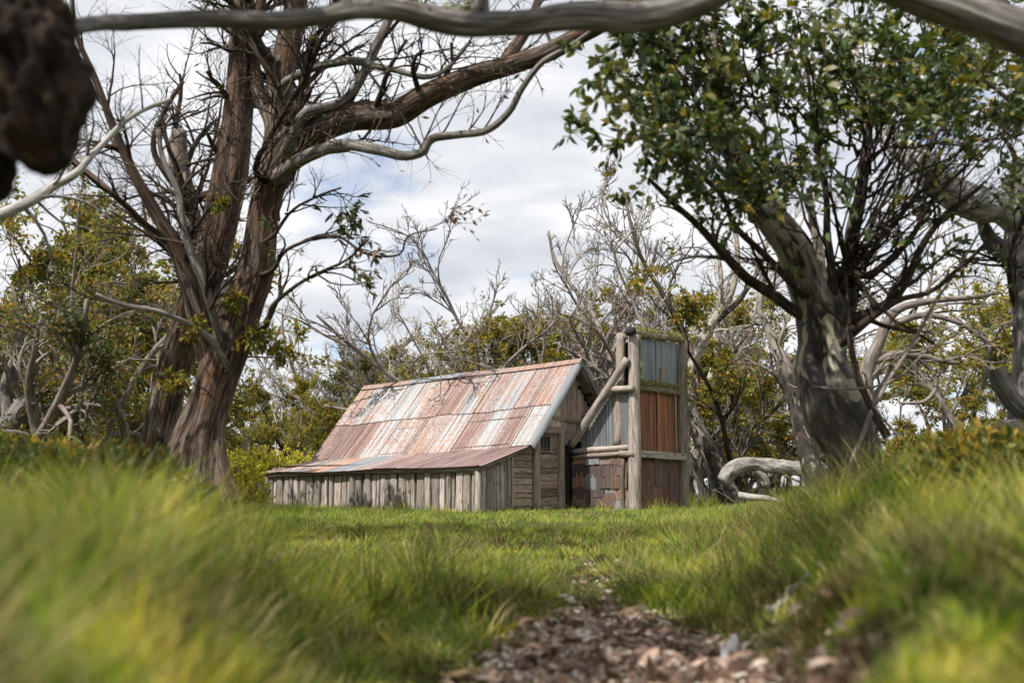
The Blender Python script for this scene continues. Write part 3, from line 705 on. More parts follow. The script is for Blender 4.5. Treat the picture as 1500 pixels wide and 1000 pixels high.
        a = P_ridge(.27) - np.array([0, 0, .11]); b = E_(.27) - np.array([0, 0, .11])
        log('rafter', [a, (a + b) / 2 - np.array([0, 0, .01]), b], [.05, .05, .05], M['post'], roof, 8, (.75, .62, .42), n=8)
    # --- lean-to roof
    lr = boxm('lean_to_roof', (-L - .05, .5, HL + .02), (.1, .58, HL + .07), M['inner'], H)
    lc = [(.80, .7, .6), (.52, .0, 1), (.74, .05, 1), (.28, .1, 1), (.60, .4, 1), (.80, .95, .75), (.84, .9, .62), (.82, .95, .7), (.86, .9, .6)]
    X0, X1 = -L - .22, .20; n = len(lc); w = (X1 - X0) / n
    for i in range(n):
        o = sheet(lr, P_ltop, P_lbot, X0 + w * i - .04, X0 + w * (i + 1) + .03, 0, 1.0 + hrng.uniform(-.012, .012), .012 + .005 * (i % 2), lc[i], bow=-.006, ends=(0, hrng.uniform(-.012, .012)))
        for v_ in (o,): v_.location = Vector(v_.location) - Vector((0, 0, 0)); 
    for v_ in list(lr.children): v_.parent = lr; v_.matrix_parent_inverse = Matrix.Translation(-lr.location)

def fix_parents():
    """children were given hut coordinates; take the parent's own offset out of them"""
    for part in HUT.children:
        for ch in part.children:
            if ch.name.split('.')[0] in ('frame', 'glazing_bar', 'pane'): continue
            ch.matrix_parent_inverse = Matrix.Translation(-Vector(part.location))
build_hut()

def build_chimney():
    H = HUT; X, Y0, Y1, HT = 1.68, 3.56, 5.80, 4.10
    # closed inner shell of the fireplace and flue
    ch = boxm('chimney', (.02, Y0 + .13, -.15), (X - .12, Y1 - .13, 1.7), M['inner'], H)
    boxm('flue', (X - .40, Y0 + .22, 2.5), (X - .12, Y1 - .14, HT - .16), M['inner'], ch)
    me = bpy.data.meshes.new('smoke_hood'); pr = [(.18, 1.62), (X - .12, 1.62), (X - .12, 3.05), (X - .42, 3.05)]; ya, yb = Y0 + .06, Y1 - .12
    me.from_pydata([(x, ya, z) for x, z in pr] + [(x, yb, z) for x, z in pr], [], [(0, 1, 2, 3), (7, 6, 5, 4)] + [(i, i + 4, (i + 1) % 4 + 4, (i + 1) % 4) for i in range(4)])
    me.materials.append(M['inner']); link('smoke_hood', me, ch)
    # front posts
    log('post', [(X + .03, Y0 - .05, -.25), (X + .04, Y0 - .03, 1.3), (X + .02, Y0 + .02, 2.8), (X + .02, Y0 + .03, HT - .02)], [.155, .15, .135, .125], M['post'], ch, 18, (1.05, 1.03, .96))
    log('post', [(X + .03, Y1 - .02, -.25), (X + .02, Y1 + .02, 1.3), (X + .0, Y1 + .05, 2.8), (X + .02, Y1 + .10, HT + .06)], [.145, .14, .135, .13], M['post'], ch, 18, (.72, .70, .60))
    # rear posts
    log('post', [(X - .42, Y0 + .0, 1.5), (X - .40, Y0 + .08, 3), (X - .38, Y0 + .12, HT + .05)], [.12, .12, .11], M['post'], ch, 16, (.95, .93, .86))
    log('post', [(X - .45, Y1, .0), (X - .44, Y1, 3), (X - .44, Y1, HT)], [.12, .12, .11], M['post'], ch, 14, (.8, .78, .7))
    # leaning brace on the left
    log('brace', [(.10, Y0 - .28, 1.50), (.40, Y0 - .25, 1.90), (.90, Y0 - .22, 2.54), (1.30, Y0 - .20, 3.05), (1.64, Y0 - .16, 3.50)], [.085, .10, .10, .09, .085], M['post'], ch, 16, (.95, .93, .88))
    # cross beams, front
    log('crossbeam', [(X + .04, Y0 - .12, HT + .02), (X + .04, (Y0 + Y1) / 2, HT + .05), (X + .04, Y1 + .10, HT + .11)], [.085, .08, .085], M['post'], ch, 12, (.8, .78, .6))
    log('crossbeam', [(X - .02, Y0 + .02, 2.86), (X + .02, (Y0 + Y1) / 2, 2.86), (X - .0, Y1 + .04, 2.86)], [.08, .085, .08], M['post'], ch, 12, (.8, .78, .6))
    boxm('crossbeam', (X + .06, Y0 + .02, 1.19), (X + .15, Y1 - .02, 1.36), M['wood_y'], ch, .01, (.95, .98, .95), rot=(R(-1.0), 0, 0))
    # cross beams on the side
    log('crossbeam', [(X + .10, Y0 + .10, HT - .02), (X - .5, Y0 + .12, HT - .04)], [.06, .06], M['post'], ch, 10, (.6, .6, .6), n=6)
    log('crossbeam', [(X + .12, Y0 - .16, 2.80), (X - .3, Y0 - .17, 2.80), (X - .62, Y0 - .17, 2.82)], [.08, .08, .075], M['post'], ch, 12, (1, .98, .9), n=8)
    log('crossbeam', [(X + .10, Y0 - .13, 1.28), (X - .3, Y0 - .15, 1.30)], [.075, .075], M['post'], ch, 12, (.8, .78, .7), n=6)
    # moss lying on the beams and on the right post
    def moss(pts, rad, n, seed, fall=.05):
        rg = np.random.default_rng(seed); P = catmull(pts, 40); i = rg.integers(0, 40, n); mk = fbm(P[:, :3] * 3.1 + seed, 2) > -.18; i = i[mk[i]]; n = len(i); c = P[i] + rg.normal(size=(n, 3)) * rad * .55
        c[:, 2] += rad * .2 - np.abs(rg.normal(size=n)) * fall * (rg.random(n) < .4)
        d = rg.normal(size=(n, 3)); ctr = c.mean(0)
        me = leaves_mesh('moss', rg, c - ctr, d, rg.uniform(.02, .045, n), rg.uniform(.014, .03, n), M['moss'], False)
        tag(link('moss', me, ch, ctr), kind='stuff')
    moss([(X + .05, Y0 + .1, HT + .08), (X + .05, Y1 + .1, HT + .16)], .085, 4200, 1, .05)
    moss([(X + .05, Y0 + .25, 2.93), (X + .07, Y0 + 1.2, 2.96), (X + .05, Y1 - .1, 2.93)], .08, 3000, 2, .04)
    moss([(X + .10, Y1 + .08, HT - .1), (X + .10, Y1 + .06, 3.2), (X + .10, Y1 + .08, 2.1)], .085, 2600, 3, .01)
    moss([(X + .12, Y0 + .1, HT - .05), (X + .12, Y0 + .14, 3.0)], .05, 900, 4, .01)
    log('burnt_end', [(X + .18, Y0 - .20, HT + .04), (X - .05, Y0 - .14, HT + .01)], [.085, .08], M['black'], ch, 12, n=4)
    # front iron
    def vs(ya, yb, za, zb, x, col, name='iron_sheet', pitch=.076, amp=.0095, parent=ch, skew=0, mt='iron'):
        A = lambda s: np.array([x + skew * (s - ya), s, zb]); B = lambda s: np.array([x + skew * (s - ya), s, za])
        nw = abs(yb - ya) / pitch; ns = max(8, int(nw * 4)); V, U = [], []
        for r in range(3):
            for c in range(ns + 1):
                s = c / ns; yv = ya + (yb - ya) * s; z = zb + (za - zb) * r / 2 + hrng.uniform(-.002, .002)
                V.append((x + amp * math.sin(2 * math.pi * s * nw) + skew * (yv - ya), yv, z)); U.append((yv, z, 0))
        V = np.array(V); c0 = V.mean(0); i = np.arange(2)[:, None] * (ns + 1); j = np.arange(ns)[None]
        q = np.stack([i + j, i + ns + 1 + j, i + ns + 2 + j, i + j + 1], -1).reshape(-1, 4)
        o = link(name, mesh_np(name, V - c0, q, True, {'sheet': ('FLOAT_VECTOR', np.array(U))}, M[mt]), parent, c0); o.color = tuple(col) + (1,); return o
    ym = Y0 + 1.12
    vs(Y0 + .08, ym + .03, 2.88, HT - .02, X - .05, (.05, .2, .32)); vs(ym, Y1 - .04, 2.88, HT - .01, X - .038, (.07, .2, .34))
    vs(Y0 + .08, ym + .02, 1.30, 2.86, X - .05, (1.0, .12, .5), mt='iron_deep'); vs(ym, ym + .50, 1.31, 2.87, X - .036, (1.0, .0, .7), mt='iron_deep'); vs(ym + .47, Y1 - .04, 1.30, 2.86, X - .05, (1.0, .2, .5), mt='iron_deep')
    # two upright laths and timber boards low on the front
    boxm('lath', (X - .02, Y0 + 1.30, 2.9), (X + .0, Y0 + 1.40, 3.42), M['wood_z'], ch, .002, (.9, .62, .35))
    boxm('lath', (X - .025, Y0 + 1.10, 1.36), (X - .0, Y0 + 1.20, 2.80), M['wood_z'], ch, .002, (.9, .50, .25))
    boxm('lath', (X - .025, Y0 + 1.96, 1.36), (X - .0, Y0 + 2.03, 2.80), M['wood_z'], ch, .002, (.95, .72, .5))
    cols = [(.55, .33, .25), (.42, .26, .2), (.5, .32, .24), (.62, .42, .32)]
    for i in range(9):
        y = Y0 + .12 + i * .245; boxm('front_board', (X - .07, y + .006, -.12), (X - .035, y + .235, 1.20 + hrng.uniform(-.05, .0)), M['wood_z'], ch, .004, cols[i % 4])
    vs(Y0 + .95, Y0 + 1.6, .55, 1.2, X - .02, (1.0, .9, .3), 'iron_patch', .3, .012)
    vs(Y0 + 1.65, Y0 + 2.1, .2, .95, X - .022, (1.0, .6, .3), 'iron_patch', .3, .012)
    # left side: corrugated iron triangle under the brace
    def side(xa, xb, zf, y, col, name='iron_sheet', pitch=.076, amp=.0095, z0f=None, nr=4):
        nw = abs(xb - xa) / pitch; ns = max(8, int(nw * 4)); V, U = [], []
        for r in range(nr):
            for c in range(ns + 1):
                s = c / ns; xx = xa + (xb - xa) * s; zt = zf(xx); zb = z0f(xx); z = zb + (zt - zb) * r / (nr - 1)
                V.append((xx, y + amp * math.sin(2 * math.pi * s * nw), z)); U.append((xx, z, 0))
        V = np.array(V); c0 = V.mean(0); i = np.arange(nr - 1)[:, None] * (ns + 1); j = np.arange(ns)[None]
        q = np.stack([i + j, i + j + 1, i + ns + 2 + j, i + ns + 1 + j], -1).reshape(-1, 4)
        o = link(name, mesh_np(name, V - c0, q, True, {'sheet': ('FLOAT_VECTOR', np.array(U))}, M['iron']), ch, c0); o.color = tuple(col) + (1,); return o
    tri = lambda x: 1.75 + (x - .25) * .98 + .12
    side(.22, 1.12, tri, Y0 - .03, (.03, .1, .42), z0f=lambda x: 1.46); side(1.10, 1.62, lambda x: min(tri(x), 2.76), Y0 - .04, (.45, .55, .3), z0f=lambda x: 1.46)
    side(X - .4, X - .1, lambda x: HT - .1, Y1 - .08, (.4, .4, .4), z0f=lambda x: 1.2)
    side(.05, X - .1, lambda x: 1.3, Y1 - .06, (.7, .6, .4), z0f=lambda x: -.1)
    # ledge logs above the patched wall
    for k, (z, r, d) in enumerate(((1.43, .07, .09), (1.30, .05, .12))):
        log('ledge_log', [(-.03 + .05 * k, Y0 - d, z - .06), (.6, Y0 - d - .01, z - .03), (1.2, Y0 - d, z - .01), (1.60, Y0 - d + .02, z + .02)], [r * .85, r, r, r * .9], M['post'], ch, 10, [(1.15, 1.12, 1.05), (.9, .86, .8), (1.2, 1.18, 1.1), (.7, .6, .5)][k], n=12)
    # patchwork of flattened tin on the left side
    sc = {'r': (1.0, .35, .22), 'd': (1.0, .95, .12), 'b': (.12, .2, .55), 'o': (.9, .0, .7), 'w': (.3, .3, .9), 'm': (.65, .3, .5)}
    rows = [(1.08, .17, ['o', 'w', 'm', 'r']), (.80, .30, ['d', 'd', 'r']), (.52, .32, ['o', 'b', 'd', 'r']), (.30, .28, ['r', 'd', 'w', 'o']), (.10, .28, ['o', 'd', 'r', 'm']), (-.10, .28, ['d', 'r', 'd', 'w'])]
    for z, h, cs in rows:
        x = .02; n = len(cs)
        for i, k in enumerate(cs):
            w = (1.50 / n) * hrng.uniform(.85, 1.15); xe = min(x + w + .05, 1.56)
            V, U = [], []; tw = hrng.uniform(-.03, .03); rx, rz = hrng.uniform(-.03, .03), hrng.uniform(-.07, .07)
            nx_, nz_ = 7, 4; yb = Y0 - .07 - .035 * hrng.random() - .012 * (i % 2)
            cor = hrng.random() < .45
            for a in range(nz_):
                for b in range(nx_):
                    s = b / (nx_ - 1); t = a / (nz_ - 1)
                    yy = yb + hrng.uniform(-.014, .008) - .02 * (1 - t) + (.012 * math.sin(b * 2.6) if cor else 0)
                    V.append((x - .02 + (xe - x + .02) * s + tw * t + hrng.uniform(-.012, .012), yy, z - .03 + (h + .05) * t + rz * s + hrng.uniform(-.012, .012))); U.append((x + s, z + t, 0))
            V = np.array(V); c0 = V.mean(0); ii = np.arange(nz_ - 1)[:, None] * nx_; jj = np.arange(nx_ - 1)[None]
            q = np.stack([ii + jj, ii + jj + 1, ii + nx_ + 1 + jj, ii + nx_ + jj], -1).reshape(-1, 4)
            o = link('tin_patch', mesh_np('tin_patch', V - c0, q, cor, {'sheet': ('FLOAT_VECTOR', np.array(U))}, M['iron']), ch, c0); o.color = sc[k] + (1,)
            x += w
            if x > 1.5: break
    boxm('backing_board', (.0, Y0 - .03, -.12), (1.6, Y0 + .0, 1.2), M['inner'], ch)
    log('post', [(1.46, Y0 - .14, -.2), (1.44, Y0 - .15, .6), (1.46, Y0 - .14, 1.18)], [.05, .05, .045], M['post'], ch, 10, (.5, .45, .4), n=8)
    # bent flashing by the eave
    boxm('bent_flashing', (.0, 3.05, 1.52), (.03, 3.40, 1.66), M['iron'], ch, .02, (.1, .1, .5), rot=(R(-12), R(20), 0))
build_chimney(); fix_parents()

# ------------------------------------------------------------------ trees
def px_poly(pts):
    """(px, py, width px, D) -> (k,4) array of xyz and radius"""
    return np.array([list(at(p[0], p[1], p[3])) + [p[2] / 2 / F * p[3]] for p in pts])
def limb(root, name, P, mat, sides=10, dens=10, rough=.05, flute=0.0, k=24, dents=(), freq=1.6, wob=0.0, seed=0, along=.8):
    """P (k,4) world points and radii -> one tube part; returns (poly k, rad k) in world space for spawning"""
    ln = np.linalg.norm(np.diff(P[:, :3], axis=0), axis=1).sum(); n = int(max(8, min(ln * dens, 160)))
    Q = catmull(P, n); Q[:, 3] = np.maximum(Q[:, 3], .002)
    if wob:
        t = np.linspace(0, ln * 1.7, n); w = np.stack([fbm(np.stack([t, 0 * t + i * 9.1 + seed, 0 * t], -1), 3) for i in range(3)], -1)
        Q[:, :3] += w * wob * np.sin(np.linspace(0, np.pi, n))[:, None] ** .5
    org = np.array(root.location)
    def bump(S, ph, q):
        c = np.stack([np.cos(ph) * freq, np.sin(ph) * freq, S * along + seed * 3.1], -1)
        r = rough * fbm(c, 3) * 2 + rough * .9 * fbm(np.stack([np.cos(ph) * 7, np.sin(ph) * 7, S * 1.4 * along + seed], -1), 2) - rough * .8 * np.abs(fbm(np.stack([np.cos(ph) * 4 + 3, np.sin(ph) * 4, S * .9 * along + seed], -1), 2))
        if flute:
            fl = np.clip(1 - S / (ln * .45), 0, 1) ** 1.3
            r = r + flute * fl * (fbm(np.stack([np.cos(ph) * 2.1 + seed, np.sin(ph) * 2.1, S * .35], -1), 2) * 1.6 - .02)
        for (ds, dph, ws, wp, dep) in dents:
            da = np.angle(np.exp(1j * (ph - dph))); r = r - dep * np.exp(-((S - ds) / ws) ** 2 - (da / wp) ** 2)
        return r
    V, f, B = sweep(Q[None, :, :3] - org, Q[None, :, 3], sides, bump if sides > 6 else None, cap=True)
    link(name, mesh_np(name, V, f, True, {'bark': ('FLOAT_VECTOR', B)}, mat), root)
    q = catmull(P, k); return q[:, :3], np.maximum(q[:, 3], .003)
def build_branches(root, rng, src, levels, mat, leaf=None, name='branches', twig_name='twigs', mat2=None):
    """src: list of (poly,rad). levels: dicts for spawn/extend. Joined small branches are one part"""
    P = np.stack([a for a, b in src]); Rd = np.stack([b for a, b in src]); org = np.array(root.location); B1, last = [], None
    for li, lv in enumerate(levels):
        lv = dict(lv); k = lv.pop('k', 6); sides = lv.pop('sides', 4); wig = lv.pop('wig', .22); trop = lv.pop('trop', 0.0)
        cull = lv.pop('cull', None); tip = lv.pop('tip', .35)
        n = lv.pop('n'); perm = lv.pop('perm', False)
        if perm: n = n * np.linalg.norm(np.diff(P, axis=1), axis=2).sum(1)
        pos, d, Ln, r = spawn(rng, P, Rd, n, **lv)
        if cull is not None:
            m = cull(pos, d); pos, d, Ln, r = pos[m], d[m], Ln[m], r[m]
        P, Rd = extend(rng, pos, d, Ln, r, k, wig, trop, tip=tip); B1.append((P - org, Rd, sides)); last = P
        if lv.get('keep'): pass
    cut = max(1, len(B1) - 1)
    o = link(name, tubes_mesh(name, B1[:cut], mat), root); tag(o, kind='stuff')
    if len(B1) > cut:
        o = link(twig_name, tubes_mesh(twig_name, B1[cut:], mat2 or mat), root); tag(o, kind='stuff')
    return P, Rd
def foliage(root, rng, tw, n, size, mat, lens_shape=False, hang=.5, name='foliage', wr=.42, t0=.3, keep=None, spread=.9, flat=.2):
    p, d = on_twigs(rng, tw, n, t0, hang, spread)
    if keep is not None: m = keep(p); p, d = p[m], d[m]
    L_ = rng.uniform(size[0], size[1], len(p)); org = np.array(root.location)
    o = link(name, leaves_mesh(name, rng, p - org, d, L_, L_ * wr * rng.uniform(.8, 1.2, len(p)), mat, lens_shape, flat=flat), root)
    tag(o, kind='stuff'); return p, d
def base_at(px, D, sink=.15):
    b = gpt(px, D); b[2] -= sink; return b

# ---- the big rough-barked gum on the left bank
def left_gum():
    D = 11.0; rng = np.random.default_rng(11)
    root = empty('snow_gum', gpt(292, D)); tag(root, 'massive rough brown barked gum with forked fluted trunk on the left grassy bank', 'tree')
    m = M['bark_brown']; S = []
    t1 = px_poly([(292, 745, 118, D), (288, 700, 98, D), (292, 640, 76, D), (308, 585, 62, D), (326, 530, 62, D), (352, 455, 62, D), (376, 390, 54, D), (386, 310, 46, D), (404, 250, 46, D - .1), (428, 210, 50, D - .2)])
    S.append(limb(root, 'trunk', t1, m, 64, 26, .10, .36, dents=((.95, 2.55, .30, .30, .55), (.45, 3.3, .25, .25, .25), (.6, 1.9, .4, .3, .2)), seed=1))
    t2 = px_poly([(218, 735, 60, D + 1.1), (224, 690, 50, D + 1.1), (238, 610, 46, D + 1), (254, 540, 46, D + .9), (278, 470, 48, D + .7), (302, 400, 52, D + .6), (324, 320, 50, D + .6), (341, 230, 50, D + .6), (350, 140, 44, D + .6), (356, 50, 40, D + .6), (352, -70, 34, D + .6)])
    S.append(limb(root, 'trunk', t2, m, 32, 18, .10, .12, seed=2))
    limbs = [
     # long rising limb to the right
     ([(405, 255, 50, D - .1), (425, 215, 50, D - .3), (460, 192, 44, D - .5), (515, 172, 42, D - .7), (575, 168, 40, D - .8), (622, 142, 36, D - 1), (680, 116, 34, D - 1.1), (740, 98, 30, D - 1.2), (800, 78, 28, D - 1.4), (850, 52, 26, D - 1.6), (910, 22, 22, D - 1.9), (980, -10, 18, D - 2.2)], m, 20, .09),
     ([(735, 100, 20, D - 1.2), (752, 72, 20, D - 1.1), (775, 40, 14, D - 1.0), (790, -10, 10, D - 1)], m, 12, .08),
     # grey sinuous limb under it
     ([(418, 250, 22, D - .4), (452, 228, 20, D - .6), (500, 212, 19, D - .8), (548, 218, 18, D - 1), (590, 228, 15, D - 1.1), (622, 222, 13, D - 1.2), (632, 205, 13, D - 1.2), (672, 198, 12, D - 1.3), (712, 192, 11, D - 1.4), (745, 165, 11, D - 1.5), (765, 130, 10, D - 1.6), (795, 92, 9, D - 1.7), (835, 68, 8, D - 1.8), (866, 46, 6, D - 1.9)], M['bark_grey'], 12, .07),
     # upright continuations
     ([(405, 245, 44, D), (418, 190, 44, D + .1), (410, 130, 40, D + .2), (420, 70, 38, D + .2), (432, 10, 34, D + .2), (436, -60, 30, D + .2)], m, 20, .10),
     ([(392, 240, 30, D + .3), (400, 180, 26, D + .4), (378, 130, 22, D + .5), (372, 60, 18, D + .6), (390, -30, 15, D + .6)], m, 14, .09),
     # limbs to the upper left
     ([(318, 560, 44, D), (300, 495, 38, D - .1), (283, 430, 30, D - .2), (262, 375, 24, D - .3), (232, 320, 20, D - .4), (205, 270, 17, D - .5), (178, 215, 14, D - .6), (160, 170, 12, D - .7), (138, 110, 9, D - .8), (112, 50, 7, D - .9), (104, -20, 5, D - 1)], m, 14, .09),
     ([(300, 495, 26, D + .1), (276, 400, 18, D + .3), (246, 360, 13, D + .4), (200, 315, 11, D + .5), (160, 280, 9, D + .6), (118, 245, 8, D + .7), (80, 205, 6, D + .8)], m, 10, .07),
     ([(322, 500, 12, D - .2), (300, 425, 13, D - .5), (268, 330, 12, D - .6), (262, 290, 10, D - .6), (240, 230, 8, D - .6), (232, 190, 7, D - .6)], M['bark_grey'], 10, .06),
     ([(318, 430, 30, D + 1.2), (292, 360, 32, D + 1.3), (275, 300, 32, D + 1.3), (262, 240, 30, D + 1.4), (262, 192, 24, D + 1.4)], M['bark_pink'], 18, .10),
     ([(278, 290, 15, D + 1.3), (250, 262, 12, D + 1.2), (222, 212, 9, D + 1.1), (240, 160, 8, D + 1), (268, 120, 6, D + 1)], m, 8, .06),
     ([(335, 540, 8, D - .2), (318, 510, 10, D - .42), (298, 486, 9, D - .5), (250, 462, 8, D - .7), (190, 448, 7, D - .8), (140, 430, 5, D - .9)], M['bark_grey'], 8, .06),
     # mossy branch between the tops
     ([(428, 215, 20, D - .5), (450, 170, 16, D - .7), (500, 150, 13, D - .8), (540, 100, 15, D - .9), (568, 40, 14, D - 1), (590, -20, 10, D - 1)], M['bark_grey'], 10, .09),
     ([(372, 240, 9, D - .7), (410, 170, 8, D - .9), (440, 120, 8, D - 1), (455, 60, 8, D - 1.1), (480, 30, 7, D - 1.2), (500, -10, 6, D - 1.2)], M['bark_moss'], 8, .12),
     ([(410, 135, 14, D - .5), (450, 105, 12, D - .7), (520, 90, 12, D - .9), (560, 100, 10, D - 1), (640, 108, 8, D - 1.1), (690, 60, 6, D - 1.2)], M['bark_grey'], 8, .06),
     # thin drooping branches on the right with leaf sprays
     ([(388, 480, 9, D - .3), (402, 448, 8, D - .4), (430, 425, 6.5, D - .5), (470, 398, 5, D - .7), (505, 380, 4, D - .9), (540, 350, 3, D - 1)], M['bark_dark'], 6, 0),
     ([(398, 395, 8, D - .3), (412, 370, 6.5, D - .4), (450, 354, 5, D - .5), (490, 350, 4.5, D - .6), (535, 371, 4, D - .8), (585, 371, 3.5, D - .9), (600, 345, 2.6, D - 1), (640, 335, 2, D - 1.1)], M['bark_dark'], 6, 0),
     ([(396, 345, 7, D - .3), (420, 310, 5, D - .4), (460, 290, 4, D - .5), (500, 275, 3, D - .6)], M['bark_dark'], 6, 0),
    ]
    core = np.vstack([catmull(t1, 60), catmull(t2, 60)])
    for i, (pts, mm, sd, rg) in enumerate(limbs):
        q = px_poly(pts); dd = np.linalg.norm(core[:, :3] - q[0, :3], axis=1) + .3 * (core[:, 2] > q[0, 2]); jn = core[int(np.argmin(dd))]
        if dd.min() < 1.0: q = np.vstack([[*(jn[:3] * .9 + q[0, :3] * .1), q[0, 3] * 1.15], q])
        S.append(limb(root, 'limb', q, mm, sd, 14, rg, wob=.05 if sd < 12 else .02, seed=i + 3, freq=1.3))
    # shaggy broken crest and strips of hanging bark
    up = lambda p, d: (p[:, 2] > 2.2)
    B1 = [S[i] for i in (7, 8, 9, 10, 11, 12, 13, 14, 15, 5, 6)]
    tw, tr = build_branches(root, rng, B1, [
        dict(n=2.8, perm=True, t0=.10, ang=(25, 60), ln=(.7, 1.6), absolute=True, rr=.45, up=.25, wig=.17, k=8, sides=5, fade=.2, rmin=.009, cull=up),
        dict(n=7.0, t0=.15, ang=(25, 55), ln=(.35, .8), absolute=True, rr=.55, up=.15, wig=.2, k=6, sides=4, fade=.3, rmin=.0045),
        dict(n=4.5, t0=.2, ang=(20, 50), ln=(.15, .42), absolute=True, rr=.6, wig=.22, k=4, sides=3, fade=.2, rmin=.0026)], M['bark_dark'])
    # a thin scatter of twigs and leaves round the long right limb and the tops
    B2 = [S[i] for i in (2, 3, 4, 1, 14, 15)]
    tw2, _ = build_branches(root, rng, B2, [
        dict(n=3.0, perm=True, t0=.15, ang=(35, 80), ln=(.5, 1.3), absolute=True, rr=.3, up=.2, wig=.2, k=7, sides=5, fade=.2, rmin=.007, cull=lambda p, d: (p[:, 2] > 3.2) & (d[:, 2] > -.1)),
        dict(n=5.0, t0=.15, ang=(25, 55), ln=(.3, .7), absolute=True, rr=.55, up=.1, wig=.2, k=6, sides=4, fade=.3, rmin=.004),
        dict(n=3.0, t0=.2, ang=(20, 50), ln=(.12, .35), absolute=True, rr=.6, wig=.22, k=4, sides=3, fade=.2, rmin=.0026)], M['bark_dark'])
    foliage(root, rng, tw2, .55, (.05, .10), M['leaf_dark'], wr=.3, hang=.7)
    B3 = [S[-3], S[-2], S[-1]]
    tw3, _ = build_branches(root, rng, B3, [
        dict(n=9, t0=.2, ang=(20, 55), ln=(.35, .9), absolute=True, rr=.6, wig=.16, k=7, sides=4, fade=.3, rmin=.004, up=.05),
        dict(n=5, t0=.2, ang=(20, 50), ln=(.15, .4), absolute=True, rr=.6, wig=.2, k=5, sides=3, fade=.2, rmin=.0024)], M['bark_dark'])
    px = lambda p: 750 + F * p[:, 0] / p[:, 1]
    clump = lambda p: (fbm(p * 2.4 + 3, 2) > .10) & (px(p) < 560)
    foliage(root, rng, tw3, 7, (.07, .13), M['leaf_dark'], wr=.26, hang=.9, keep=clump, lens_shape=True)
    foliage(root, rng, tw3, 4, (.06, .09), M['leaf_dead'], wr=.35, hang=.9, keep=lambda p: (px(p) > 606) & (fbm(p * 3, 2) > -.1), name='dead_leaves')
    # leafy epicormic sprays on the trunk
    e = []
    for (qx, qy, dd, r_) in ((370, 490, -.4, .22), (392, 500, -.2, .25), (412, 520, 0, .2), (318, 300, -.3, .15), (345, 440, -.5, .15), (285, 480, -.5, .18), (255, 560, .4, .18)):
        c = at(qx, qy, D + dd); n = 26; d = rng.normal(size=(n, 3)); P0 = np.repeat(c[None], n, 0)
        pp, rr_ = extend(rng, P0, d, rng.uniform(.5, 1, n) * r_, np.full(n, .003), 5, .25); e.append(pp)
    e = np.concatenate(e); org = np.array(root.location)
    tag(link('shoots', tubes_mesh('shoots', [(e - org, np.full(e.shape[:2], .0025), 3)], M['bark_dark']), root), kind='stuff')
    foliage(root, rng, e, 8, (.05, .09), M['leaf_olive'], wr=.36, lens_shape=True, name='shoot_leaves')
    # hanging bark strips, each its own part
    rg = np.random.default_rng(5); P1 = S[0][0]; R1 = S[0][1]
    places = [(S[0], .15, 1.0, 26, .35), (S[1], .3, .95, 12, .4), (S[2], .0, .4, 26, .5), (S[5], .0, .9, 22, .5)]
    for (pl, rd), a, b, n, ll in places:
        for _ in range(n):
            t = rg.uniform(a, b) * 22.9; i = int(t); c = pl[i] + (pl[i + 1] - pl[i]) * (t - i); r = rd[i] * 1.05; tan = nrm(pl[i + 1] - pl[i])
            ph = rg.uniform(-2.6, -.5); out = nrm(np.cross(np.cross(tan, np.array([math.cos(ph), math.sin(ph), 0])), tan)) if True else 0
            s_ = nrm(np.cross(tan, out)); w = rg.uniform(.008, .028); Ls = rg.uniform(.12, ll); V = []
            for k in range(6):
                u_ = k / 5; q = c + out * (r + .012 + .10 * u_ ** 2 * rg.uniform(.3, 1.2)) - tan * Ls * u_ * (.8 if abs(tan[2]) > .5 else .25) + np.array([0, 0, -Ls * u_ * (.2 if abs(tan[2]) > .5 else .9)])
                V += [q - s_ * w * (1 - .6 * u_) - org, q + s_ * w * (1 - .6 * u_) + out * .004 - org]
            V = np.array(V); F_ = np.array([(2 * k, 2 * k + 1, 2 * k + 3, 2 * k + 2) for k in range(5)]); c0 = V.mean(0)
            link('bark_strip', mesh_np('bark_strip', V - c0, F_, True, {'bark': ('FLOAT_VECTOR', V * 3)}, M['bark_brown']), root, c0)
left_gum()

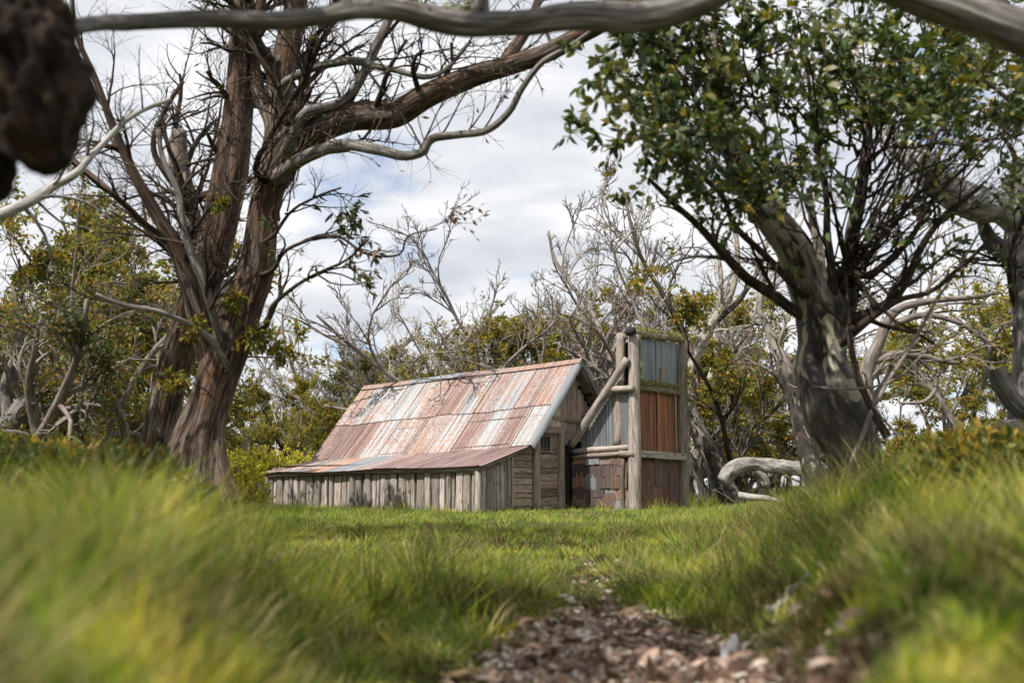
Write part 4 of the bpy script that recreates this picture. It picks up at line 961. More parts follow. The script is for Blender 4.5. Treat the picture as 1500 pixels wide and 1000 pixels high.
# ---- the smooth-barked gum on the right bank with the leafy fan of shoots
def right_gum():
    D = 9.0; rng = np.random.default_rng(21)
    root = empty('snow_gum', gpt(1245, D)); tag(root, 'smooth grey patchy barked gum with hollow bulging trunk and dense fan of dark leaves', 'tree')
    m = M['bark_smooth']; S = []; org = np.array(root.location)
    t = px_poly([(1272, 745, 100, D), (1258, 700, 80, D), (1246, 655, 84, D), (1226, 600, 94, D), (1208, 545, 80, D), (1206, 500, 72, D), (1202, 455, 76, D), (1182, 405, 64, D - .1), (1162, 362, 54, D - .25), (1134, 325, 48, D - .4), (1102, 285, 42, D - .5), (1078, 235, 34, D - .4), (1064, 180, 28, D - .3), (1048, 110, 22, D), (1040, 30, 18, D)])
    S.append(limb(root, 'trunk', t, m, 56, 34, .045, .03, dents=((1.36, 2.75, .17, .28, .75), (1.10, 3.4, .20, .6, -.16), (1.78, 3.5, .22, .6, -.14), (1.5, 4.4, .3, .5, .12), (1.0, 1.7, .3, .5, -.10), (.75, 3.0, .22, .5, .10)), seed=8, freq=1.1))
    core = catmull(t, 60)
    for i, pts in enumerate([
        [(1222, 500, 30, D + .1), (1238, 450, 28, D + .15), (1244, 410, 24, D + .2), (1252, 350, 22, D + .2), (1262, 270, 17, D + .2), (1268, 190, 13, D + .2), (1290, 90, 9, D)],
        [(1165, 455, 18, D - .1), (1120, 422, 17, D - .3), (1080, 395, 15, D - .5), (1040, 352, 12, D - .7), (990, 305, 9, D - .9), (950, 262, 6, D - 1.1)],
        [(1180, 430, 12, D - .2), (1120, 370, 10, D - .5), (1080, 330, 9, D - .7), (1060, 290, 7, D - .8), (1000, 230, 5, D - 1)],
        [(1240, 470, 20, D - .1), (1290, 452, 17, D - .2), (1330, 415, 14, D - .3), (1352, 360, 11, D - .4), (1390, 310, 9, D - .5), (1440, 270, 6, D - .6)],
        [(1235, 400, 16, D - .1), (1265, 405, 12, D - .2), (1300, 380, 10, D - .2), (1330, 345, 9, D - .3), (1362, 290, 7, D - .4), (1420, 240, 5, D - .5)],
        [(1238, 500, 14, D - .2), (1260, 480, 12, D - .4), (1320, 440, 9, D - .5), (1380, 420, 7, D - .6), (1450, 350, 5, D - .7)],
        [(1222, 430, 16, D - .2), (1218, 360, 13, D - .3), (1210, 290, 10, D - .4), (1190, 200, 8, D - .5), (1180, 90, 6, D - .6)]]):
        q = px_poly(pts); dd = np.linalg.norm(core[:, :3] - q[0, :3], axis=1) + .3 * (core[:, 2] > q[0, 2]); jn = core[int(np.argmin(dd))]
        q = np.vstack([[*(jn[:3] * .9 + q[0, :3] * .1), q[0, 3] * 1.2], q])
        S.append(limb(root, 'limb', q, m if i == 0 else M['bark_dark'], 14 if i == 0 else 8, 12, .05, wob=.06, seed=i + 20))
    # thin dead stems leaning on the foot of the trunk
    for i, pts in enumerate([[(1300, 640, 14, D - .5), (1262, 560, 10, D - .5), (1245, 480, 8, D - .4), (1238, 400, 6, D - .3)],
                             [(1240, 690, 7, D - .8), (1262, 640, 7, D - .7), (1300, 560, 6, D - .6), (1350, 480, 5, D - .5), (1400, 400, 4, D - .4), (1440, 330, 3, D - .4)],
                             [(1250, 700, 6, D - .9), (1285, 620, 5, D - .8), (1255, 560, 4, D - .8), (1240, 470, 4, D - .6)],
                             [(1190, 566, 4, D - .7), (1250, 568, 4, D - .8), (1310, 556, 3, D - .8), (1350, 520, 2.5, D - .8)]]):
        S.append(limb(root, 'stem', px_poly(pts), M['bark_pink'] if i % 2 else M['bark_dark'], 7, 10, .05, wob=.03, seed=i + 40))
    # red-brown ribbon of shed bark
    P = px_poly([(1185, 275, 10, D - .6), (1192, 330, 14, D - .6), (1205, 390, 12, D - .62), (1208, 420, 6, D - .62)])
    Q = catmull(P, 10); V = []; 
    for k, q in enumerate(Q): V += [q[:3] - [q[3], 0, 0] - org, q[:3] + [q[3], .02 * math.sin(k), 0] - org]
    link('bark_strip', mesh_np('bark_strip', V, np.array([(2 * k, 2 * k + 1, 2 * k + 3, 2 * k + 2) for k in range(9)]), True, {'bark': ('FLOAT_VECTOR', np.array(V) * 2)}, M['bark_pink']), root)
    # fan of epicormic shoots
    N = 105; src = S[0][0]
    tx = rng.uniform(835, 1640, N); ty = rng.uniform(-120, 330, N)
    # outline of the crown: bulges left to 835 at mid height, ragged underneath
    lim = 300 + 25 * np.sin(tx / 37.) + np.interp(tx, [835, 900, 1000, 1100, 1250, 1400, 1560], [-20, 55, -30, 0, -30, 60, 30])
    ty = np.minimum(ty, lim - rng.uniform(0, 60, N)); lft = np.interp(ty, [-120, 60, 180, 300, 340], [860, 872, 848, 862, 900]); tx = np.maximum(tx, lft + rng.uniform(0, 40, N))
    pull = np.hypot((tx - 1200) / 360, (ty - 100) / 260)
    dep = np.clip(rng.normal(-1.2, .9, N), -3.3, .9)
    T = np.array([at(a, b, D + c) for a, b, c in zip(tx, ty, dep)])
    tb = rng.random(N) ** 1.3; A = np.array([at(1218 + 30 * u_ + rng.normal() * 5, 470 - 130 * u_, D + .25 + rng.uniform(-.1, .25)) for u_ in tb]); up_ = S[1][0]; ch_ = rng.random(N); lo_ = ((tx < 1080) & (ch_ < .75)) | ((tx < 1250) & (ch_ < .3)); A[lo_] = src[rng.integers(13, 21, N)][lo_]; hi_ = (~lo_) & (ch_ > .5); A[hi_] = up_[rng.integers(5, 17, N)][hi_]
    k = 12; tt = np.linspace(0, 1, k)[None, :, None]
    mid = A + (T - A) * .45 + np.stack([-(T - A)[:, 0] * .10, 0 * A[:, 0] - .15, -.10 * np.abs((T - A)[:, 0])], -1) + rng.normal(size=(N, 3)) * .10
    sh = (1 - tt) ** 2 * A[:, None] + 2 * tt * (1 - tt) * mid[:, None] + tt ** 2 * T[:, None]
    wv = np.cumsum(rng.normal(size=(N, k, 3)) * .045, 1); wv -= tt * wv[:, -1:]; sh = sh + wv
    r0 = rng.uniform(.006, .018, N) * (1.3 - .3 * pull); rd = np.maximum(r0[:, None] * (1 - .8 * tt[:, :, 0]), .003)
    o = link('shoots', tubes_mesh('shoots', [(sh - org, rd, 6)], M['bark_dark']), root); tag(o, kind='stuff')
    shoots = [(sh[i], rd[i]) for i in range(N)]
    P_, R_ = np.stack([a for a, b in shoots]), rd
    tw, _ = build_branches(root, rng, shoots, [
        dict(n=8, t0=.42, ang=(20, 60), ln=(.2, .6), absolute=True, rr=.6, wig=.2, k=5, sides=4, fade=.2, rmin=.0028, up=.08),
        dict(n=3, t0=.2, ang=(20, 55), ln=(.08, .22), absolute=True, rr=.7, wig=.2, k=4, sides=3, fade=.2, rmin=.002)], M['bark_dark'])
    # leaves: hold back from the open underside
    def keep(p):
        x = 750 + F * p[:, 0] / p[:, 1]; zc = (p[:, 2] - CAMZ) * cp - p[:, 1] * sp; dd = p[:, 1] * cp + (p[:, 2] - CAMZ) * sp; y = 500 - F * zc / dd
        f = fbm(p * 2.6 + 8, 3); base = np.interp(y, [-50, 120, 230, 300, 350, 420], [.80, .72, .50, .32, .16, .0]); base = base + np.where((x < 1000) & (y < 400), .30, 0); base = np.where((x > 1285) & (y > 180) & (y < 350), base * .25 - .35, base)
        return rng.random(len(p)) < np.clip(base + f * 1.5, 0, 1)
    p, d = on_twigs(rng, tw, 10.5, .1, .35, 1.0); mk = keep(p); p, d = p[mk], d[mk]
    p2, d2 = on_twigs(rng, P_[:, -4:], 7, .1, .35, 1.0); p = np.vstack([p, p2]); d = np.vstack([d, d2])
    L_ = rng.uniform(.065, .108, len(p)); near = np.argsort(p[:, 1] - 0 * p[:, 0])
    vis = [i for i in near if abs(p[i, 0] / p[i, 1]) < .49 and p[i, 2] < CAMZ + .47 * p[i, 1]][:300]; sel = np.zeros(len(p), bool); sel[vis] = True
    q = ~sel
    tag(link('leaves', leaves_mesh('leaves', rng, p[q] - org, d[q], L_[q], L_[q] * rng.uniform(.38, .52, q.sum()), M['leaf_gum'], True, flat=.1), root), kind='stuff')
    prot = [leaves_mesh('leaf', np.random.default_rng(i), np.zeros((1, 3)), np.array([[0, 0, 1.0]]), np.array([.075]), np.array([w]), M['leaf_gum']) for i, w in enumerate((.030, .034, .038, .033))]
    rr = random.Random(3)
    for n_, i in enumerate(vis):
        o = link('leaf', prot[n_ % 4], root, p[i] - org); qn = Vector(d[i]).to_track_quat('Z', 'Y'); o.rotation_mode = 'QUATERNION'
        o.rotation_quaternion = qn @ Vector((0, 0, 1)).rotation_difference(Vector((0, 0, 1))) ; o.rotation_quaternion = qn @ Matrix.Rotation(rr.uniform(0, 6.3), 4, 'Z').to_quaternion()
        o.scale = (L_[i] / .075,) * 3
    # a few drooping bare twigs low in the fan
    build_branches(root, rng, S[2:7], [
        dict(n=7, t0=.15, ang=(25, 60), ln=(.4, 1.0), absolute=True, rr=.5, wig=.18, k=7, sides=4, fade=.2, rmin=.004, up=.1),
        dict(n=5, t0=.2, ang=(20, 55), ln=(.15, .4), absolute=True, rr=.6, wig=.2, k=5, sides=3, fade=.2, rmin=.0022)], M['bark_dark'], name='side_branches', twig_name='side_twigs')
right_gum()

# ---- grey fibrous trunk and white limb at the far right
def far_right_gum():
    D = 9.6; rng = np.random.default_rng(31)
    root = empty('snow_gum', gpt(1500, D)); tag(root, 'grey fibrous leaning trunk with a thick pale limb at the right edge of the clearing', 'tree')
    P = [([(1545, 740, 120, D), (1524, 660, 90, D), (1512, 600, 66, D), (1510, 540, 48, D), (1504, 470, 40, D), (1500, 410, 46, D), (1496, 350, 48, D), (1510, 270, 46, D), (1540, 180, 44, D), (1560, 80, 40, D)], M['bark_grey'], 32, .12, .3),
         ([(1500, 335, 44, D), (1468, 306, 46, D), (1430, 300, 50, D), (1385, 275, 50, D + .1), (1352, 242, 44, D + .2), (1315, 212, 34, D + .3), (1290, 180, 24, D + .5), (1262, 120, 18, D + .7), (1240, 40, 14, D + .9)], M['bark_white'], 24, .07, 0),
         ([(1500, 380, 30, D + .1), (1475, 372, 30, D + .2), (1450, 350, 24, D + .3), (1436, 318, 12, D + .2)], M['bark_grey'], 14, .12, 0),
         ([(1510, 610, 30, D - .2), (1485, 590, 28, D - .3), (1466, 562, 26, D - .35), (1458, 540, 27, D - .35)], M['bark_grey'], 18, .12, 0),
         ([(1520, 650, 40, D - .3), (1488, 632, 36, D - .4), (1462, 636, 26, D - .4), (1440, 668, 16, D - .4)], M['bark_grey'], 18, .18, 0)]
    S = [limb(root, 'trunk' if i == 0 else 'limb', px_poly(p), mm, sd, 26, rg, fl, seed=50 + i) for i, (p, mm, sd, rg, fl) in enumerate(P)]
    tw, _ = build_branches(root, rng, [S[0], S[1]], [
        dict(n=9, t0=.35, ang=(30, 75), ln=(.6, 1.5), absolute=True, rr=.25, wig=.18, k=7, sides=5, fade=.2, rmin=.006, up=.3, cull=lambda p, d: d[:, 2] > .1),
        dict(n=6, t0=.2, ang=(20, 55), ln=(.3, .7), absolute=True, rr=.6, wig=.2, k=5, sides=4, fade=.2, rmin=.003),
        dict(n=4, t0=.2, ang=(20, 55), ln=(.1, .3), absolute=True, rr=.6, wig=.2, k=4, sides=3, fade=.2, rmin=.002)], M['bark_dark'])
    foliage(root, rng, tw, 4, (.06, .10), M['leaf_gum'], wr=.4, lens_shape=True)
far_right_gum()

# ---- limb overhead and the mossy burl at the upper left, close to the camera
def overhead():
    D = 4.3
    b = gpt(-160, 3.0); root = empty('old_gum', b); tag(root, 'dark mossy burled trunk close by, its long grey limb arching overhead', 'tree')
    P = px_poly([(-190, 760, 240, 3.0), (-150, 560, 170, 3.0), (-110, 400, 130, 3.0), (-70, 260, 130, 3.0), (-40, 120, 130, 3.0), (-20, 0, 120, 3.1), (0, -120, 100, 3.2)])
    limb(root, 'trunk', P, M['bark_moss'], 40, 40, .12, seed=61)
    P = px_poly([(-30, -110, 140, 2.8), (5, -30, 150, 2.8), (35, 60, 160, 2.8), (52, 130, 158, 2.8), (60, 190, 136, 2.8), (72, 225, 90, 2.8), (84, 243, 50, 2.8)])
    limb(root, 'burl', P, M['bark_moss'], 90, 160, .24, seed=62, freq=2.6, along=11)
    P = px_poly([(-20, 60, 90, 2.9), (-5, 160, 90, 2.9), (-12, 230, 80, 2.9), (-10, 270, 60, 2.9), (-4, 292, 30, 2.9)])
    limb(root, 'burl', P, M['bark_moss'], 60, 120, .24, seed=63, freq=2.2, along=12)
    g = M['bark_grey']
    P = px_poly([(20, 60, 20, 3.4), (90, 42, 22, 3.8), (180, 32, 24, D), (300, 26, 27, D), (410, 26, 29, D), (480, 20, 29, D), (530, 10, 32, D), (590, 12, 36, D), (640, 26, 40, D), (690, 36, 42, D), (750, 32, 42, D), (820, 24, 44, D), (900, 24, 46, D), (960, 14, 46, D), (1030, -4, 46, D), (1110, -34, 48, D), (1220, -34, 52, D), (1320, -16, 56, D), (1400, 8, 60, D), (1470, 34, 62, D), (1560, 70, 66, D), (1680, 100, 70, D), (1950, 150, 76, D), (2300, 170, 84, D), (2700, 120, 90, D), (3100, 40, 70, D)])
    limb(root, 'limb', P, g, 40, 50, .13, wob=.04, seed=64, freq=1.8, along=4)
    P = px_poly([(700, 22, 34, D), (702, 0, 30, D), (696, -40, 26, D)]); limb(root, 'stub', P, g, 18, 60, .08, seed=65)
    P = px_poly([(455, 22, 6, D), (462, 60, 6, D + .05), (440, 76, 5, D + .1)]); 
    rc = np.random.default_rng(90); c = []  # unseen crown above the frame, added to shade the foreground and left bank
    for i, (ex, ey, ez) in enumerate(((-3.6, 1.2, 5.2), (-2.6, 3.2, 5.6), (-1.4, 1.6, 5.6), (-.6, 3.4, 5.8), (-3.0, -.6, 5.0), (.3, 1.2, 5.6), (-4.2, 3.2, 5.8), (-1.6, -1.2, 5.2), (-5.0, 1.6, 5.3), (-5.4, 3.6, 5.7), (-6.0, 2.4, 5.5), (-4.6, .4, 5.1))):
        a = np.array([-1.35, 3.2, 2.6 + .1 * i]); e = np.array([ex, ey, ez]); md = (a + e) / 2 + [0, 0, .5]
        c.append(limb(root, 'limb', np.array([list(a) + [.10], list(md) + [.075], list(e) + [.035]]), g, 10, 8, .06, wob=.06, seed=80 + i))
    ok = lambda p, d: p[:, 2] > CAMZ + .52 * np.maximum(p[:, 1], 0) + .9
    tw, _ = build_branches(root, rc, c, [dict(n=14, t0=.45, ang=(30, 75), ln=(.6, 1.3), absolute=True, rr=.4, wig=.15, k=6, sides=4, fade=.2, rmin=.008, cull=ok),
        dict(n=7, t0=.2, ang=(25, 60), ln=(.25, .55), absolute=True, rr=.6, wig=.2, k=5, sides=3, rmin=.004)], M['bark_dark'], name='shade_crown_branches', twig_name='shade_crown_twigs')
    foliage(root, rc, tw, 20, (.07, .11), M['leaf_gum'], wr=.42, lens_shape=False, keep=lambda p: (p[:, 2] > CAMZ + .50 * np.maximum(p[:, 1], 0) + .55) & (fbm(p * 1.2, 2) > -.12))
    # moss pads on the limb
    rg = np.random.default_rng(9); org = np.array(root.location)
    cs = []
    for (qx, qy, sx, n) in ((665, 18, .05, 260), (560, 4, .07, 260), (690, 10, .03, 160), (530, 0, .05, 200)):
        c = at(qx, qy, D) + rg.normal(size=(n, 3)) * [sx, .03, .012]; cs.append(c)
    c = np.vstack(cs); me = leaves_mesh('moss', rg, c - org, rg.normal(size=(len(c), 3)), rg.uniform(.012, .025, len(c)), rg.uniform(.01, .018, len(c)), M['moss'], False)
    tag(link('moss', me, root), kind='stuff')
    # pale dead limb crossing behind the burl to the left
    P = px_poly([(-40, 330, 20, 8.0), (0, 316, 18, 8.0), (40, 298, 16, 8.0), (75, 275, 14, 8.1), (110, 255, 12, 8.1), (140, 220, 10, 8.2), (190, 172, 8, 8.3), (250, 145, 6, 8.4)])
    r2 = empty('dead_limb_tree', gpt(-120, 8.0)); tag(r2, 'silvery dead tree outside the left edge reaching a pale bare limb across the sky', 'tree')
    T = px_poly([(-200, 720, 60, 8.0), (-150, 560, 46, 8.0), (-90, 420, 34, 8.0), (-40, 330, 24, 8.0), (-10, 280, 16, 8.0), (0, 240, 10, 8)])
    rng = np.random.default_rng(66)
    S = [limb(r2, 'trunk', T, M['bark_white'], 16, 14, .08, seed=67), limb(r2, 'limb', P, M['bark_white'], 12, 16, .08, wob=.04, seed=68)]
    build_branches(r2, rng, S[1:], [dict(n=16, t0=.15, ang=(25, 70), ln=(.25, .8), absolute=True, rr=.4, wig=.2, k=6, sides=4, fade=.2, rmin=.004),
        dict(n=4, t0=.2, ang=(20, 55), ln=(.1, .3), absolute=True, rr=.6, wig=.2, k=4, sides=3, rmin=.0025)], M['bark_grey'])
overhead()

# ------------------------------------------------------------------ trees and scrub behind the hut
def proto_dead(seed, mat, H=8.0, stems=3, spread=.5, name='dead_tree'):
    rng = np.random.default_rng(seed); root = empty(name, (0, 0, 0)); S = []
    for i in range(stems):
        az = rng.uniform(0, 6.28); P0 = np.array([[.12 * math.cos(az), .12 * math.sin(az), -.3]]); d = np.array([[spread * math.cos(az), spread * math.sin(az), 1.0]])
        p, r = extend(rng, P0, d, np.array([H * rng.uniform(.55, .8)]), np.array([rng.uniform(.06, .105)]), 12, .17, .06, tip=.25)
        q = np.hstack([p[0], r[0][:, None]]); S.append(limb(root, 'trunk', q, mat, 10, 6, .08, seed=seed + i))
    P, Rd = np.stack([a for a, b in S]), np.stack([b for a, b in S]); out = []
    for li, lv in enumerate([
        dict(n=8, t0=.25, ang=(20, 50), ln=(.25, .42), rr=.62, rmin=.02, up=.15, fade=.35),
        dict(n=5, t0=.2, ang=(22, 50), ln=(.32, .6), rr=.6, rmin=.011, up=.15, fade=.3),
        dict(n=4, t0=.15, ang=(20, 50), ln=(.35, .65), rr=.62, rmin=.0075, up=.15, fade=.3),
        dict(n=3.2, t0=.15, ang=(20, 50), ln=(.35, .7), rr=.7, rmin=.007, up=.1, fade=.3)]):
        pos, d, Ln, r = spawn(rng, P, Rd, **lv); P, Rd = extend(rng, pos, d, Ln, r, (9, 7, 6, 5)[li], .17, .06, tip=.45); out.append((P, Rd, (6, 5, 4, 3)[li]))
    tag(link('branches', tubes_mesh('branches', out[:2], mat), root), kind='stuff')
    tag(link('twigs', tubes_mesh('twigs', out[2:], mat), root), kind='stuff')
    return root
def proto_leafy(seed, mat, bark, H=7.0, stems=4, spread=.45, size=(.075, .135), nl=26, name='snow_gum', crown0=.45, lens_shape=False, sub=1.0):
    rng = np.random.default_rng(seed); root = empty(name, (0, 0, 0)); S = []
    for i in range(stems):
        az = rng.uniform(0, 6.28); P0 = np.array([[.15 * math.cos(az), .15 * math.sin(az), -.3]]); d = np.array([[spread * math.cos(az), spread * math.sin(az), 1.0]])
        p, r = extend(rng, P0, d, np.array([H * rng.uniform(.6, .9)]), np.array([rng.uniform(.06, .11)]), 12, .13, .03, tip=.22)
        q = np.hstack([p[0], r[0][:, None]]); S.append(limb(root, 'trunk', q, bark, 8, 5, .08, seed=seed + i))
    P, Rd = np.stack([a for a, b in S]), np.stack([b for a, b in S]); out = []
    for li, lv in enumerate([
        dict(n=9, t0=crown0, ang=(30, 70), ln=(.25, .45), rr=.6, rmin=.015, up=.15, fade=.45),
        dict(n=6 * sub, t0=.25, ang=(25, 65), ln=(.35, .6), rr=.6, rmin=.009, up=.15, fade=.3),
        dict(n=5 * sub, t0=.3, ang=(25, 60), ln=(.4, .7), rr=.62, rmin=.005, up=.15, fade=.3)]):
        pos, d, Ln, r = spawn(rng, P, Rd, **lv); P, Rd = extend(rng, pos, d, Ln, r, (8, 6, 5)[li], .2, .03, tip=.45); out.append((P, Rd, (5, 4, 3)[li]))
    tag(link('branches', tubes_mesh('branches', out, bark), root), kind='stuff')
    p, d = on_twigs(rng, P, nl, .25, .3, 1.0); p = p + rng.normal(size=p.shape) * .05
    keep = rng.random(len(p)) < np.clip(.58 + fbm(p * 1.3 + seed, 3) * 2.0, .0, 1); p, d = p[keep], d[keep]
    Ls = rng.uniform(size[0], size[1], len(p))
    tag(link('foliage', leaves_mesh('foliage', rng, p, d, Ls, Ls * .5, mat, lens_shape, flat=.3), root), kind='stuff')
    return root
def place(proto, used, loc, rz, sc, label, group, squash=1.0, tilt_=0.0, cat='tree'):
    if proto.name in used:
        r = proto.copy(); COL.objects.link(r)
        for ch in proto.children:
            c = ch.copy(); COL.objects.link(c); c.parent = r
    else: r = proto; used.add(proto.name)
    r.location = Vector(loc); r.rotation_euler = (tilt_, 0, rz); r.scale = (sc * squash, sc * squash, sc); tag(r, label, cat, group); return r
def bgpt(px, D):
    x = (px - 750) / F * D * cp; return (x, D, float(ground_z(x, D)) - .05)
HTS = {}
def proto_h(p):
    if p.name not in HTS:
        z = []
        for c in p.children:
            a = np.empty(len(c.data.vertices) * 3, np.float32); c.data.vertices.foreach_get('co', a); z.append(a[2::3])
        HTS[p.name] = float(np.percentile(np.concatenate(z), 99.8))
    return HTS[p.name]
def top_scale(px, D, top, H):
    H = proto_h(H)
    b = bgpt(px, D); return ((705 - top) / F * D + CAMZ - b[2]) / H
used = set(); rr_ = random.Random(4)
DEAD = [proto_dead(101, M['bark_white']), proto_dead(102, M['bark_pink'], spread=.35), proto_dead(103, M['bark_grey'], spread=.7, stems=4), proto_dead(104, M['bark_white'], stems=2, spread=.5)]
G1 = 'dead bare trees behind the hut'
dead = [ # px, D, top py, variant, rz, label
 (440, 31, 425, 0, 0.3, 'bleached dead tree leaning right, just left of the hut roof'),
 (560, 31, 420, 2, 1.2, 'spreading dead grey tree behind the far end of the roof'),
 (625, 33, 415, 0, 2.2, 'pale bare tree behind the left half of the ridge'),
 (690, 30, 380, 3, 4.0, 'forked bare white tree behind the middle of the ridge'),
 (785, 30, 265, 3, 1.0, 'tallest twiggy dead tree, rising behind the gable peak'),
 (760, 34, 300, 2, 3.0, 'many-stemmed dead tree behind the gable peak'),
 (865, 27, 250, 1, 5.2, 'reddish brown bare tree leaning left, behind the chimney'),
 (905, 31, 290, 1, 2.2, 'slim pinkish bare tree close behind the chimney top'),
 (975, 26, 215, 1, 0.4, 'tall pinkish bare tree right of the chimney top'),
 (1040, 28, 250, 0, 1.9, 'white bare tree right of the chimney under the dark crown'),
 (1045, 24, 480, 2, 2.6, 'low tangled dead tree beside the chimney right post'),
 (1100, 27, 500, 2, 5.0, 'low grey tangle of dead limbs behind the white fallen log'),
 (1010, 34, 330, 3, 2.9, 'far bare tree seen over the chimney right corner'),
 (820, 38, 400, 0, .9, 'distant pale dead tree between gable and chimney'),
 (1330, 22, 480, 2, .2, 'bare spreading tree behind the big smooth trunk'),
 (510, 36, 470, 3, 2.0, 'distant slender dead tree over the roof far end'),
 (640, 24.8 + 6, 500, 2, 5.5, 'low white tangle of limbs just behind the ridge'),
 (1130, 36, 430, 0, 4.4, 'distant bleached tree between chimney and smooth trunk')]
for px, D, top, v_, rz, lab in dead:
    D = D + 12 if px < 900 else D + 6
    b = bgpt(px, D); place(DEAD[v_], used, b, rz, top_scale(px, D, top, DEAD[v_]), lab, G1, tilt_=0)
LEAF = [proto_leafy(201, M['leaf_olive'], M['bark_grey']), proto_leafy(202, M['leaf_gold'], M['bark_pink'], spread=.6), proto_leafy(203, M['leaf_dark'], M['bark_grey'], crown0=.25),
        proto_leafy(204, M['leaf_olive'], M['bark_dark'], spread=.6, crown0=.3, stems=5), proto_leafy(205, M['leaf_gold'], M['bark_grey'], spread=.5, crown0=.55, stems=3)]
G2 = 'leafy gums behind the hut'
leafy = [
 (335, 38, 545, 2, 1, 1.0, 'dense dark gum above the left end of the yellow shrubs'),
 (385, 39, 550, 3, 2, 1.1, 'rounded olive gum above the yellow shrubs'),
 (452, 29, 530, 1, 3, .7, 'rusty tinged slim gum left of the roof'),
 (500, 32, 505, 3, 0, 1.0, 'dark round topped gum behind the roof far corner'),
 (565, 33, 498, 2, 4, 1.2, 'broad dark green gum behind the roof far end'),
 (610, 35, 520, 0, 2, 1.0, 'olive gum behind the left half of the ridge'),
 (668, 34, 440, 0, 5, 1.0, 'olive green gum standing behind the middle of the ridge'),
 (800, 35, 440, 1, 2, 1.1, 'yellow green gum behind the gable peak'),
 (850, 33, 425, 3, 3, 1.0, 'olive gum between the gable and the chimney'),
 (925, 34, 420, 1, 5, 1.2, 'golden crowned gum directly behind the chimney'),
 (985, 36, 425, 4, 0, 1.1, 'golden gum behind the chimney right post'),
 (1085, 30, 400, 3, 1, 1.0, 'olive gum right of the chimney with a high crown'),
 (1145, 34, 560, 1, 2, 1.2, 'low orange tinged gum behind the white fallen log'),
 (1060, 33, 545, 0, 4, 1.1, 'low olive gum right of the chimney'),
 (1390, 24, 425, 4, 1, 1.2, 'thin yellow leaved gum right of the smooth trunk'),
 (1470, 22, 400, 4, 3, 1.2, 'thin yellow leaved gum near the right edge'),
 (1345, 26, 640, 1, 3, 1.6, 'low golden bush gum beside the smooth trunk foot'),
 (1405, 22, 590, 3, 5, 1.5, 'low leafy gum beneath the far right trunk'),
 (1480, 20, 570, 0, 1, 1.3, 'bushy low gum behind the gnarled stump'),
 (1210, 38, 600, 0, 2, 1.5, 'distant olive gum behind the smooth trunk'),
 (20, 16, 330, 3, 2, .9, 'olive gum at the left edge with dark leaning stems'),
 (60, 20, 255, 0, 0, 1.0, 'tall olive gum at the left edge under the pale limb'),
 (130, 22, 290, 3, 5, 1.0, 'tall full crowned gum left of the fluted trunk'),
 (185, 19, 340, 0, 3, .9, 'orange flecked gum left of the fluted trunk'),
 (95, 26, 400, 1, 1, 1.2, 'golden gum standing far behind on the left'),
 (235, 24, 400, 4, 4, 1.0, 'yellow flecked gum seen behind the leaning trunk'),
 (-60, 19, 300, 2, 4, 1.1, 'dark gum partly cut by the left edge'),
 (545, 40, 505, 1, 2, 1.3, 'golden flecked gum low behind the roof far end'), (630, 42, 470, 3, 3, 1.3, 'broad olive gum over the left middle of the ridge'), (700, 43, 450, 1, 0, 1.3, 'golden olive gum over the right middle of the ridge'),
 (765, 42, 440, 0, 4, 1.3, 'olive gum just left of the gable peak'), (880, 41, 415, 4, 2, 1.4, 'golden gum with a flat crown left of the chimney top'), (960, 43, 420, 3, 0, 1.4, 'olive gum with a flat crown over the chimney top'),
 (1430, 32, 440, 1, 5, 1.4, 'golden gum behind the far right trunk')]
for px, D, top, v_, rz, sq, lab in leafy:
    D = D + 9 if 330 < px < 1000 else D
    if 430 < px < 1000: top += 22
    b = bgpt(px, D); place(LEAF[v_], used, b, rz, top_scale(px, D, top, LEAF[v_]), lab, G2, squash=sq)
# a denser far wood behind everything
far = [(-60, 50, 560, 0, 'far gum beyond the left edge trees'), (60, 48, 600, 1, 'low far golden gum seen under the left edge gum'), (150, 52, 590, 2, 'low far dark gum left of the leaning trunk'),
 (215, 50, 600, 0, 'low far olive gum behind the leaning trunk foot'), (300, 50, 590, 3, 'far gum hidden mostly by the fluted trunk'), (370, 46, 600, 2, 'far dark gum just above the middle heath shrub'), (425, 48, 590, 0, 'far gum between heath shrubs and hut roof'),
 (480, 52, 570, 4, 'far golden gum above the low end of the roof'), (545, 50, 550, 2, 'far dark gum over the roof far end'), (605, 52, 545, 0, 'far olive gum over the ridge, left part'), (670, 50, 530, 3, 'far gum over the ridge, middle part'),
 (740, 52, 520, 2, 'far dark gum over the ridge, right part'), (805, 50, 520, 0, 'far olive gum just left of the gable peak'), (868, 52, 520, 3, 'far gum low between gable peak and chimney'), (950, 50, 520, 1, 'far golden gum hidden behind the chimney'),
 (1030, 48, 590, 2, 'far dark gum just right of the chimney post'), (1085, 52, 610, 0, 'far olive gum above the white log left end'), (1150, 50, 620, 1, 'far golden gum above the white log right end'), (1230, 52, 620, 2, 'far dark gum behind the smooth trunk foot'),
 (1310, 50, 640, 0, 'far low gum right of the smooth trunk foot'), (1390, 48, 640, 3, 'far low gum beneath the curling limbs'), (1460, 50, 630, 2, 'far low gum left of the gnarled stump'), (1550, 50, 600, 0, 'far gum beyond the right edge')]
for i, (px, D, top, v_, lab) in enumerate(far):
    b = bgpt(px, D); place(LEAF[v_], used, b, rr_.uniform(0, 6), top_scale(px, D, top, LEAF[v_]), lab, 'line of far trees', squash=1.7)

